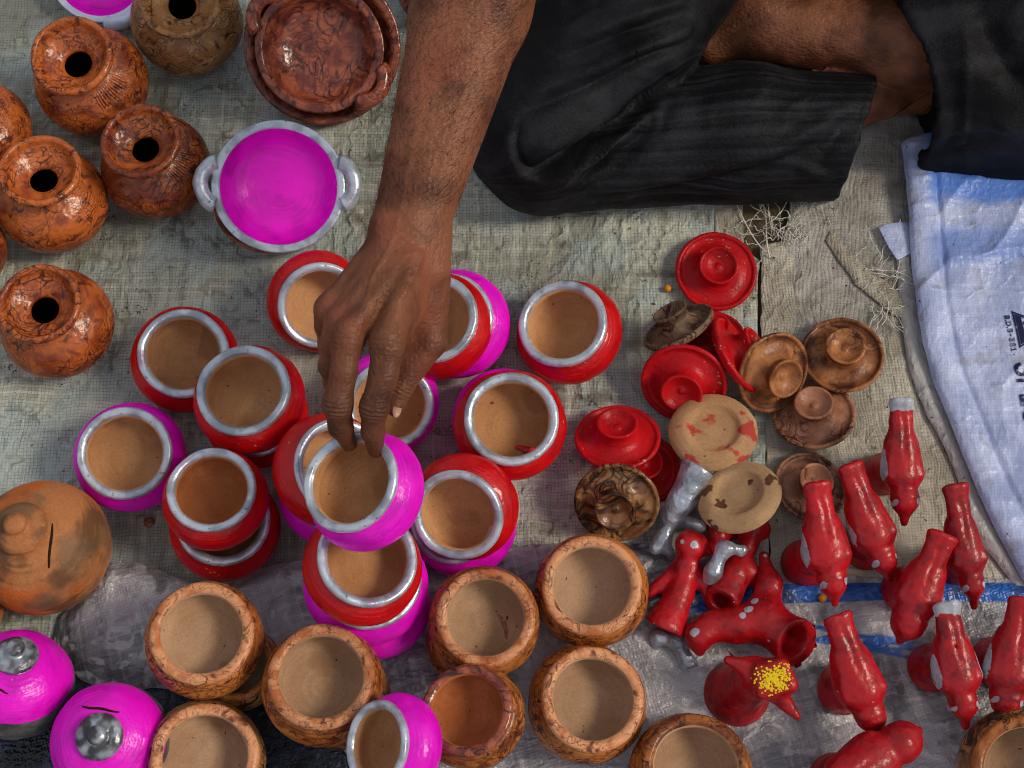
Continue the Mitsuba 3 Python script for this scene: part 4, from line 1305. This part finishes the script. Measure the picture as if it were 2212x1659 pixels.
figure('silver_figure', 'silver clay doll with a wide skirt below the stained lid', 'figurine', SIL,
       [(1510, 1012, .046, 39, 1472, 1082, .036, 28), (1472, 1082, .036, 28, 1448, 1116, .030, 20), (1440, 1112, .028, 12, 1432, 1092, .028, 10), (1460, 1120, .028, 15, 1512, 1138, .018, 13), (1448, 1120, .026, 18, 1436, 1156, .024, 15),
        (1434, 1160, .024, 16, 1416, 1184, .022, 15), (1430, 1174, .022, 14, 1452, 1202, .016, 11)], 'toy_silver', k=.005, cuts=[(1508, 1008, .046, 1536, 962, .050)], seed=25,
       rule=lambda c: np.where(pix(c)[:, 1] < 1085, 1, 0), names=('body', 'skirt'))
figure('silver_figure', 'small grey dog figure with a pointed snout between the red dolls', 'figurine', SIL,
       [(1562, 1182, .048, 15, 1572, 1184, .048, 15), (1572, 1186, .048, 12, 1604, 1186, .046, 7), (1604, 1190, .046, 7, 1600, 1196, .045, 7), (1562, 1190, .046, 14, 1540, 1236, .040, 18), (1540, 1236, .040, 18, 1532, 1250, .036, 14)], 'toy_silver', k=.005, seed=26)
figure('silver_figure', 'dull silver forked figure below the skirt of the red doll', 'figurine', SIL,
       [(1424, 1376, .016, 15, 1462, 1386, .020, 13), (1462, 1386, .020, 13, 1486, 1370, .018, 9), (1466, 1390, .018, 14, 1488, 1436, .014, 20), (1420, 1378, .016, 14, 1416, 1396, .012, 10)], 'toy_silver', k=.006, cuts=[(1492, 1444, .014, 1500, 1465, .013)], seed=27)
figure('silver_figure', 'silver lump beside the red doll at the edge of the highest jar', 'figurine', SIL, [(1408, 1304, .014, 15, 1420, 1300, .014, 13)], 'toy_silver', seed=28)
figure('silver_figure', 'small silver lump under the arm of the red doll', 'figurine', SIL, [(1496, 1288, .012, 11, 1500, 1300, .012, 10)], 'toy_silver', seed=29)

# the horned head covered with yellow glitter
FC, FN = at(1671, 1464, .082), None
fv = EYE - FC; fv /= np.linalg.norm(fv)
fx = at(1720, 1452, .082) - FC; fx -= fv * (fx @ fv); fx /= np.linalg.norm(fx)
fy = np.cross(fv, fx)


def face_block(P, d):
    q = P - FC.astype(np.float32)
    a, b, c = q @ fx.astype(np.float32), q @ fy.astype(np.float32), q @ fv.astype(np.float32)
    hw = size(44, FC)
    bx = np.sqrt(np.maximum(np.abs(a) - hw * (1 - .15 * b / hw) + .006, 0) ** 2 + np.maximum(np.abs(b) - size(41, FC) + .006, 0) ** 2 + np.maximum(np.abs(c + .012) - .013 + .005, 0) ** 2) - .006
    return smin(d, bx, .005)


kb = figure('horned_figure', 'red horned clay figure with yellow glitter on its flat face', 'figurine', None,
            [(1590, 1500, .010, 68, 1590, 1500, .006, 72), (1592, 1496, .014, 66, 1632, 1458, .062, 38), (1625, 1446, .068, 26, 1572, 1426, .074, 9), (1680, 1498, .066, 24, 1722, 1548, .062, 8), (1640, 1466, .064, 34, 1668, 1466, .066, 34)],
            'bird_red', k=.007, tone=.4, extra=face_block, pad=.012, seed=30, rule=lambda c: np.where(c[:, 2] < .040, 1, 0), names=('head', 'stand'))
g = np.random.default_rng(77)
dots = []
ico = trimesh.creation.icosphere(1, 1.0)
while len(dots) < 330:
    a, b = g.normal(.05, .40), g.normal(-.06, .36)
    if a * a / .95 + b * b / .88 > 1 or (abs(a) > .8 and abs(b) > .7):
        continue
    c = FC + fx * a * size(46, FC) + fy * b * size(42, FC)
    ts = np.linspace(.014, -.014, 120)
    dd = FIGFN[0]((c + fv * ts[:, None]).astype(np.float32))
    if not (dd < 0).any():
        continue
    c = c + fv * (ts[int(np.argmax(dd < 0))] + .0002)
    r = g.uniform(.00055, .00095)
    dots.append((np.array(ico.vertices) @ np.stack([fx, fy, fv * .5]) * r + c, np.array(ico.faces)))
part('glitter', join(dots), 'glitter_yellow', kb, label='round yellow glitter dots on the flat face', kind='stuff')

# ------------------------------------------------------------------ the seller: sitting cross-legged, his right hand lifting a pot
def A(x, y, z):
    return np.array(at(x, y, z), np.float32)


def px_cone(P, x1, y1, z1, r1, x2, y2, z2, r2, flat=None):
    a, b = A(x1, y1, z1), A(x2, y2, z2)
    return cone(P, a, b, size(r1, a), size(r2, b), flat)


WRIST, ELBOW = (888, 478, .246), np.array([-0.005, 0.258, 0.34], np.float32)
FINGERS = dict(
    index=[(838, 742, .2550, 35), (829, 806, .249, 31), (808, 881, .2375, 30), (806, 932, .222, 25), (811, 972, .204, 18)],
    middle=[(750, 730, .2535, 33), (743, 802, .248, 28), (730, 872, .235, 31), (736, 922, .221, 26), (754, 958, .204, 18)],
    ring=[(735, 698, .244, 30), (720, 742, .236, 28), (716, 790, .220, 27), (724, 826, .200, 24), (746, 842, .184, 19)],
    little=[(712, 668, .232, 29), (706, 704, .222, 25), (712, 744, .206, 24), (726, 770, .190, 21), (744, 776, .178, 17)],
    thumb=[(928, 560, .232, 40), (934, 650, .222, 36), (932, 738, .209, 33), (865, 834, .198, 28), (854, 882, .193, 19)])


def hand(P):
    d = None
    # wrist and forearm: two bones side by side
    fore = smin(px_cone(P, 866, 480, .246, 60, 974, 30, .287, 84), px_cone(P, 912, 482, .244, 60, 1050, 30, .283, 90), .014)
    up = smin(cone(P, A(974, 30, .287), ELBOW + np.float32([-.012, 0, 0]), size(84, at(974, 30, .287)), .036), cone(P, A(1050, 30, .283), ELBOW + np.float32([.014, 0, 0]), size(90, at(1050, 30, .283)), .036), .016)
    d = smin(fore, up, .012)
    palm = None
    for nm, w, r in (('index', (902, 505, .245), 50), ('middle', (884, 505, .247), 48), ('ring', (866, 508, .243), 46), ('little', (852, 512, .238), 44)):
        m = FINGERS[nm][0]
        c = px_cone(P, *w, r, m[0], m[1], m[2] - .001, m[3] * .98)
        palm = c if palm is None else smin(palm, c, .0055)
    # palm flesh below, web towards the thumb
    palm = smin(palm, px_cone(P, 884, 560, .226, 42, 800, 690, .226, 34), .012)
    palm = smin(palm, px_cone(P, 930, 600, .226, 36, 868, 706, .238, 26), .012)
    palm = smin(palm, px_cone(P, 902, 676, .216, 29, 868, 778, .205, 21), .010)
    d = smin(d, palm, .013)
    fing = None
    for nm, ch in FINGERS.items():
        f = None
        for i in range(len(ch) - 1):
            c = px_cone(P, *ch[i], *ch[i + 1])
            f = c if f is None else smin(f, c, .0035)
        if nm in ('index', 'middle'):
            k = ch[2]
            f = smin(f, px_cone(P, k[0], k[1] - 6, k[2] + .0014, k[3] * .97, k[0], k[1] + 6, k[2] + .0012, k[3] * .97), .003)
        fing = f if fing is None else smin(fing, f, .0016)
    d = smin(d, fing, .0085)
    for nm in ('index', 'middle', 'ring', 'little'):
        m = FINGERS[nm][0]
        d = smin(d, px_cone(P, m[0], m[1] - 4, m[2] + .0040, m[3] * .78, m[0], m[1] + 6, m[2] + .0036, m[3] * .74), .0045)
    # sinews over the back of the hand, the bone at the wrist, veins
    for (x1, y1, z1, x2, y2, z2, r) in ((893, 555, .2590, 838, 722, .2640, 11), (872, 560, .2590, 756, 712, .2625, 11), (852, 565, .2555, 738, 682, .2520, 10), (836, 572, .2490, 716, 656, .2395, 9)):
        d = smin(d, px_cone(P, x1, y1, z1, r, x2, y2, z2, r * 1.25), .0065)
    d = smin(d, px_cone(P, 838, 500, .2520, 30, 846, 520, .2510, 26), .012)
    d = smin(d, px_cone(P, 945, 520, .243, 24, 936, 580, .240, 26), .012)
    return d + .0007 * (meshkit.fbm(P * 60, 2) - .5)


wy = float(at(888, 452, .246)[1])
lo, hi = at(670, 1000, .18), at(985, 440, .25)
Vh, fh = nets(hand, [lo[0] - .004, float(at(800, 1005, .19)[1]), .16041], [at(990, 700, .22)[0] + .004, wy + .009, .290], 0.00105)
Vh, fh = taubin(Vh, fh, 3)
fh = fh[Vh[fh].mean(1)[:, 1] < wy + .0012]


def trace_on(fn_pts, x, y, zs=np.linspace(.36, .0, 700)):
    P = np.array([at(x, y, z) for z in zs], np.float32)
    d = fn_pts(P)
    i = np.argmax(d < 0)
    return P[i] if d[i] < 0 else None


def folds(V, f, base, lines, gain=1.0):
    n = vnormals(V, f)
    for pts, amp, w in lines:
        P3 = [trace_on(base, x, y) for x, y in pts]
        P3 = [p for p in P3 if p is not None]
        if len(P3) < 2:
            continue
        c = spline(np.array(P3), 40)
        d = np.full(len(V), 9.0)
        taper = np.zeros(len(V))
        for i in range(len(c)):
            e = np.linalg.norm(V - c[i], axis=1)
            upd = e < d
            d[upd] = e[upd]
            taper[upd] = math.sin(math.pi * (0.08 + 0.84 * i / 39)) ** 0.6
        V = V + n * (amp * gain * taper * np.exp(-(d / w) ** 2))[:, None]
    return V


# skin folds over the finger joints
nh = vnormals(Vh, fh)
for nm, i, wl, amp, L in (('index', 2, .0030, .00070, .0060), ('middle', 2, .0030, .00072, .0065), ('thumb', 3, .0029, .00065, .006), ('index', 0, .0034, .00026, .010), ('middle', 0, .0034, .00026, .010), ('index', 3, .0026, .0002, .003), ('middle', 3, .0026, .0002, .003)):
    c = FINGERS[nm]
    p0, p1, p2 = at(*c[max(i - 1, 0)][:3]), at(*c[i][:3]), at(*c[min(i + 1, 4)][:3])
    ax = (p2 - p0) / np.linalg.norm(p2 - p0)
    q = Vh - p1
    s = q @ ax + .0006 * (meshkit.fbm(Vh * 300, 2) - .5) * 3
    rr = np.linalg.norm(q - (q @ ax)[:, None] * ax, axis=1)
    R = size(c[i][3], p1)
    w = np.exp(-(s / L) ** 2) * (rr < R * 1.35) * np.clip((nh @ -FWD) * 1.6, 0, 1)
    Vh = Vh + nh * (w * amp * np.sin(2 * np.pi * s / wl))[:, None]
Vf, ff = nets(hand, [ELBOW[0] - .13, wy - .012, .17], [ELBOW[0] + .075, ELBOW[1] + .03, .40], 0.0024)
Vf, ff = taubin(Vf, ff, 3)
ff = ff[Vf[ff].mean(1)[:, 1] > wy - .0006]
VEINS = [[(862, 470), (838, 540), (806, 600), (790, 655)], [(932, 500), (905, 570), (868, 640), (806, 690)], [(1010, 180), (968, 320), (934, 440)], [(905, 250), (880, 370), (866, 450)]]

VN = [(p, .0011, .0020) for p in VEINS]
Vh, Vf = folds(Vh, fh, hand, VN), folds(Vf, ff, hand, VN)

# bare shin and ankles
LSH = [(2200, 100, .075), (1950, 86, .078), (1745, 66, .074), (1655, 40, .072), (1560, 10, .060), (1440, -40, .045)]


def legs(P):
    d = cone(P, A(*LSH[0]), A(*LSH[1]), .044, .041)
    d = smin(d, cone(P, A(*LSH[1]), A(*LSH[2]), .041, .031), .012)
    d = smin(d, cone(P, A(*LSH[2]), A(*LSH[3]), .031, .032), .012)
    d = smin(d, cone(P, A(1700, 104, .076), A(1672, 100, .074), .012, .011), .012)
    d = smin(d, cone(P, A(1650, 40, .064), A(1535, 92, .050), .034, .022), .016)
    d = smin(d, cone(P, A(*LSH[3]), A(*LSH[4]), .032, .030), .014)
    d = smin(d, cone(P, A(*LSH[4]), A(*LSH[5]), .030, .024), .014)
    # the other ankle and foot, coming out of the near trouser leg and going under
    e = cone(P, A(1800, 222, .050), A(1905, 200, .044), .030, .0205)
    e = smin(e, cone(P, A(1905, 200, .044), A(1990, 184, .036), .0205, .023), .012)
    e = smin(e, cone(P, A(1990, 184, .036), A(2160, 150, .026), .023, .020), .012)
    return np.minimum(d, e) + .0012 * (meshkit.fbm(P * 32, 3) - .5)


Vl, fl_ = nets(legs, [at(1400, 0, .05)[0] - .03, at(1800, 330, .05)[1] - .02, .0], [at(2290, 0, .1)[0] + .02, at(1700, -120, .05)[1] + .03, .17], 0.0024)
Vl, fl_ = taubin(Vl, fl_, 3)
# shallow creases in the skin in front of the ankle
qa = pix(Vl)
nl = vnormals(Vl, fl_)
s = (qa[:, 0] - 1600) * .45 + (qa[:, 1] - 70) * .9 + 9 * (meshkit.fbm(Vl * 60, 2) - .5)
w = np.exp(-(((qa[:, 0] - 1615) / 75) ** 2)) * np.exp(-(((qa[:, 1] - 85) / 45) ** 2))
Vl = Vl + nl * (w * .0011 * np.sin(s / 4.2))[:, None]

SH_R, SH_L = np.array([.10, .42, .55]), np.array([.43, .46, .55])


def torso(P):
    d = cone(P, [.33, .56, .12], [.28, .50, .34], .125, .115, [1.15, .85, 1])
    d = smin(d, cone(P, [.28, .50, .34], [.265, .455, .50], .115, .115, [1.25, .85, 1]), .05)
    d = smin(d, cone(P, SH_R, SH_L, .060, .060), .05)
    d = smin(d, cone(P, [.262, .44, .56], [.255, .405, .66], .056, .052), .03)
    d = smin(d, cone(P, SH_R, [-.002, .262, .345], .052, .038), .03)
    d = smin(d, chain(P, [SH_L, [.60, .42, .33], [.66, .30, .20], [.67, .26, .17]], [.052, .040, .030, .028]), .03)
    for i, (a, b) in enumerate(((-.03, .0), (-.01, .012), (.012, .012), (.032, .004))):
        d = smin(d, chain(P, [[.67 + a * .6, .255, .17], [.675 + a, .205, .155], [.672 + a * 1.1, .165, .125]], [.013, .011, .009]), .008)
    d = smin(d, chain(P, [[.64, .25, .165], [.615, .21, .15], [.612, .185, .13]], [.013, .012, .010]), .008)
    # head, leaning over the goods: skull, jaw, nose, brow, ears, lips
    h = cone(P, [.252, .395, .785], [.252, .42, .795], .083, .088)
    h = smin(h, cone(P, [.252, .37, .735], [.252, .335, .695], .062, .036), .03)
    h = smin(h, cone(P, [.252, .316, .765], [.252, .296, .735], .010, .016), .012)
    h = smin(h, cone(P, [.222, .325, .785], [.282, .325, .785], .014, .014), .012)
    h = smin(h, cone(P, [.237, .310, .712], [.267, .310, .712], .009, .009), .006)
    for sx in (-1, 1):
        h = smin(h, cone(P, [.252 + sx * .088, .405, .785], [.252 + sx * .090, .41, .745], .016, .012, [.6, 1, 1]), .006)
        h = smax(h, -cone(P, [.252 + sx * .033, .306, .768], [.252 + sx * .033, .306, .768], .012, .012), .012)
    return smin(d, h, .03)


Vt, ft = nets(torso, [-.07, .13, -.02], [.78, .72, .92], 0.0085)
body_mesh = join([(Vh, fh), (Vf, ff), (Vl, fl_), (Vt, ft)])
seller = thing('person', 'seated person in black trousers with bare ankles, the right hand lifting a pink pot', 'person')
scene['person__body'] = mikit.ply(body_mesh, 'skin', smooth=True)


# trousers: near leg folded flat, thigh above it, the far leg's hem
def near_leg(P):
    d = cone(P, A(1190, 314, .057), A(1600, 282, .056), .0560, .0550)
    d = smin(d, cone(P, A(1600, 286, .056), A(1960, 296, .049), .0560, .0485), .02)
    d = smin(d, cone(P, A(1240, 376, .022), A(1930, 366, .018), .020, .018), .03)
    t = cone(P, A(1172, 285, .076), A(1330, 60, .105), .0590, .068)
    t = smin(t, cone(P, A(1330, 60, .105), [.245, .53, .13], .068, .088), .02)
    d = smin(d, t, .007)
    d = smin(d, cone(P, A(1098, 312, .050), A(1150, 346, .047), .030, .034), .03)
    return d


H1, H2 = A(1893, 168, .085), A(1806, 424, .015)
hx = (H2 - H1); hn = np.cross(hx, [0, 0, 1]); hn = hn / np.linalg.norm(hn)
if hn[0] < 0:
    hn = -hn
hn = hn.astype(np.float32)


def near_open(P):
    d = near_leg(P)
    cut = (P - H1) @ hn
    inner = d + .0065
    d = smax(d, cut, .001)
    return np.where(cut > -.035, np.maximum(d, -inner), d)


Vn, fn_ = nets(near_open, [A(1000, 300, .05)[0] - .04, A(1200, 470, .0)[1] - .06, .0005], [.375, .63, .235], 0.0027)
LH1, LH2 = A(1905, -60, .135), A(1966, 360, .010)


def far_leg(P):
    d = cone(P, A(1930, 150, .060), A(2230, 140, .070), .0790, .082)
    d = smin(d, cone(P, A(2230, 140, .070), [.70, .30, .085], .082, .088), .02)
    d = smin(d, cone(P, A(1930, 325, .017), A(2300, 350, .020), .016, .020), .03)
    d = smin(d, cone(P, [.70, .30, .085], [.42, .55, .13], .075, .09), .02)
    return d


lx = LH2 - LH1; ln = np.cross(lx, [0, 0, 1]); ln = ln / np.linalg.norm(ln)
if ln[0] > 0:
    ln = -ln
ln = ln.astype(np.float32)


def far_open(P):
    d = far_leg(P)
    cut = (P - LH1) @ ln
    inner = d + .0075
    d = smax(d, cut, .001)
    return np.where(cut > -.03, np.maximum(d, -inner), d)


Vr, fr_ = nets(far_open, [LH2[0] - .06, A(2100, 430, 0)[1] - .04, .0005], [.80, .64, .235], 0.0034)


def pelvis(P):
    return cone(P, [.26, .55, .13], [.41, .56, .13], .125, .125)


Vp, fp = nets(pelvis, [.12, .41, 0.001], [.55, .70, .27], 0.009)


NEARF = [
    ([(1221, 100), (1330, 50), (1471, 6)], .0035, .006), ([(1225, 118), (1334, 68), (1476, 24)], -.003, .006),
    ([(1143, 209), (1283, 150), (1408, 94), (1480, 70)], .0045, .006), ([(1150, 232), (1290, 170), (1412, 114), (1490, 86)], -.004, .007),
    ([(1240, 200), (1340, 150), (1450, 120)], .002, .006), ([(1180, 62), (1250, 20), (1330, -20)], -.003, .008),
    ([(1165, 369), (1221, 343), (1315, 284), (1393, 218), (1440, 172)], -.009, .0065), ([(1210, 372), (1290, 326), (1350, 282)], .006, .006), ([(1238, 384), (1315, 345), (1392, 285), (1410, 246)], -.006, .006),
    ([(1110, 262), (1103, 320), (1130, 375), (1175, 388), (1240, 372)], .0022, .004), ([(1118, 262), (1112, 320), (1138, 368), (1178, 378)], -.0022, .005),
    ([(1410, 246), (1405, 275), (1360, 315), (1290, 365)], .004, .006), ([(1440, 225), (1430, 262), (1385, 310), (1300, 385)], -.003, .007),
    ([(1260, 402), (1400, 388), (1550, 360), (1720, 300), (1830, 235)], .003, .008), ([(1280, 425), (1450, 410), (1620, 372), (1760, 318), (1850, 262)], -.003, .009),
    ([(1700, 352), (1745, 365), (1790, 380)], .002, .004), ([(1820, 250), (1800, 300), (1770, 350)], -.0018, .006), ([(1300, 440), (1500, 425), (1700, 405)], -.002, .008),
    ([(1440, 240), (1600, 244), (1700, 250), (1810, 246)], .0010, .003)]
Vn = folds(Vn, fn_, near_leg, NEARF, 2.3)
FARF = [([(2082, 60), (2086, 180), (2084, 300), (2090, 372)], .0018, .003), ([(2120, 30), (2160, 120), (2240, 220)], -.005, .012), ([(2030, 330), (2100, 305), (2200, 300)], -.003, .010), ([(2010, 120), (2060, 220), (2070, 330)], -.002, .012),
        ([(2150, 250), (2210, 300)], .003, .01)]
Vr = folds(Vr, fr_, far_leg, FARF, 2.2)


def crumple(V, f, amp, fq, seed):
    n = vnormals(V, f)
    r = 1 - np.abs(2 * meshkit.fbm(V * fq, 3, seed) - 1)
    return V + n * (amp * (r ** 3 - .3))[:, None]


Vn, Vr = crumple(Vn, fn_, .0026, [16, 26, 20], 5), crumple(Vr, fr_, .0030, [16, 20, 18], 8)


def leg_uv(V, a, b):
    """Along and across the leg, in metres, for the ribs of the cloth."""
    a, b = np.asarray(a, float), np.asarray(b, float)
    t = (b - a) / np.linalg.norm(b - a)
    q = V - a
    s = q @ t
    r = q - s[:, None] * t
    up = np.array([0, 0, 1.0]); up -= t * (up @ t); up /= np.linalg.norm(up)
    sd = np.cross(t, up)
    return s, np.arctan2(r @ sd, r @ up) * .058


sc, vc = leg_uv(Vn, A(1185, 322, .058), A(1900, 286, .05))
st_, vt = leg_uv(Vn, A(1172, 285, .076), [.245, .53, .13])
w = 1 / (1 + np.exp((cone(Vn, A(1185, 322, .058), A(1960, 286, .05), .058, .05) - cone(Vn, A(1172, 285, .076), [.245, .53, .13], .06, .08)) / .004))
uvn = np.stack([w * sc + (1 - w) * st_, w * vc + (1 - w) * vt * .16], 1)
s2, v2 = leg_uv(Vr, A(1930, 150, .06), [.70, .30, .085])
uvr = np.stack([s2, v2 * .3], 1)
tm = join([(Vn, fn_), (Vr, fr_), (Vp, fp)])
tn = vnormals(*tm)
scene['person__trousers'] = {'type': 'ply', 'filename': meshkit.write_ply(tm, False, np.vstack([uvn, uvr, np.stack([Vp[:, 0], Vp[:, 1]], 1)]), None, normals=tn), 'face_normals': False, 'bsdf': {'type': 'ref', 'id': 'black_cloth'}}
labels['person__trousers'] = {'label': 'black ribbed cotton trousers with creases at the knee'}


def shirt(P):
    d = cone(P, [.33, .56, .14], [.28, .50, .34], .140, .128, [1.15, .85, 1])
    d = smin(d, cone(P, [.28, .50, .34], [.265, .455, .50], .128, .127, [1.25, .85, 1]), .05)
    d = smin(d, cone(P, SH_R, SH_L, .070, .070), .05)
    d = smin(d, cone(P, SH_R, [.045, .335, .44], .064, .060), .03)
    d = smin(d, cone(P, SH_L, [.52, .44, .43], .064, .060), .03)
    return d + .006 * (meshkit.fbm(P * 14, 2) - .5)


part('shirt', nets(shirt, [-.05, .24, .06], [.62, .74, .68], 0.009), 'shirt_cloth', seller)
part('hair', nets(lambda P: smax(cone(P, [.252, .405, .800], [.252, .425, .805], .090, .094), -(P[..., 2] - .800 + .9 * (.395 - P[..., 1])) , .01), [.14, .28, .68], [.36, .54, .92], 0.008), 'hair_black', seller)

# thumb nail
nt = trace_on(hand, 858, 884)
if nt is not None:
    s = trimesh.creation.icosphere(3, 1.0)
    v = np.array(s.vertices)
    a1 = at(854, 900, nt[2]) - at(860, 868, nt[2]); a1 /= np.linalg.norm(a1)
    c1 = -FWD + np.array([.35, 0, 0]); c1 -= a1 * (c1 @ a1); c1 /= np.linalg.norm(c1)
    b1 = np.cross(a1, c1)
    part('thumb_nail', (nt + v[:, :1] * a1 * size(19, nt) + v[:, 1:2] * b1 * size(10, nt) + v[:, 2:] * c1 * .0011 - c1 * .0004, np.array(s.faces)), 'nail', seller)

# dark hairs on the forearm
g = np.random.default_rng(5)
hv = []
nfr = vnormals(Vf, ff)
ok = np.where((nfr @ -FWD > .05) & (Vf[:, 1] < ELBOW[1]) & (Vf[:, 1] > wy))[0]
axis = ELBOW - A(*WRIST); axis = axis / np.linalg.norm(axis)
for i in g.choice(ok, 1500):
    p, n = Vf[i], nfr[i]
    t = -axis + g.normal(0, .45, 3) + np.cross(n, axis) * .35
    t -= n * (t @ n); t /= np.linalg.norm(t)
    L = g.uniform(.003, .009)
    b = np.cross(n, t) * g.normal(0, .35)
    s = np.linspace(0, 1, 5)[:, None]
    hv.append(tube(p + t * s * L + b * s * s * L + n * (.0002 + .0007 * np.sin(s * 2.6)), .00009 * (1 - .6 * s[:, 0]), 3))
part('arm_hair', join(hv), 'hair_black', seller, smooth=False, kind='stuff')


# ------------------------------------------------------------------ small litter on the sheets
g = np.random.default_rng(31)
bits = []
for i in range(260):
    x, y = g.uniform(20, 2180), g.uniform(60, 1180)
    p = at(x, y, 0)
    z = support(p[0], p[1])
    m = trimesh.creation.icosphere(1, 1.0)
    v = np.array(m.vertices) * (g.uniform(.00025, .0008) * np.array([g.uniform(.8, 2.2), 1, .5])) * (1 + .3 * g.normal(0, 1, (len(m.vertices), 1)).clip(-1, 1))
    a = g.uniform(0, 6.28)
    v = v @ np.array([[math.cos(a), math.sin(a), 0], [-math.sin(a), math.cos(a), 0], [0, 0, 1]])
    bits.append((v + [p[0], p[1], z + .0001], np.array(m.faces)))
part('crumbs', join(bits), 'crumb')
labels['crumbs'] = {'label': 'dark crumbs of clay and dirt scattered on the sheets', 'category': 'crumbs', 'kind': 'stuff'}
p = at(325, 1131, .001)
m = trimesh.creation.icosphere(2, 1.0)
v = np.array(m.vertices) * [.0047, .0040, .0014]
v = v * (1 + .5 * (meshkit.fbm(v * 420, 2) - .5))[:, None]
k = thing('clay_chip', 'flat brown clay chip on the sheet between the pink pot and the red stack', 'chip')
part(k, (v + [p[0], p[1], support(p[0], p[1]) + .0008], np.array(m.faces)), 'lid_brown')
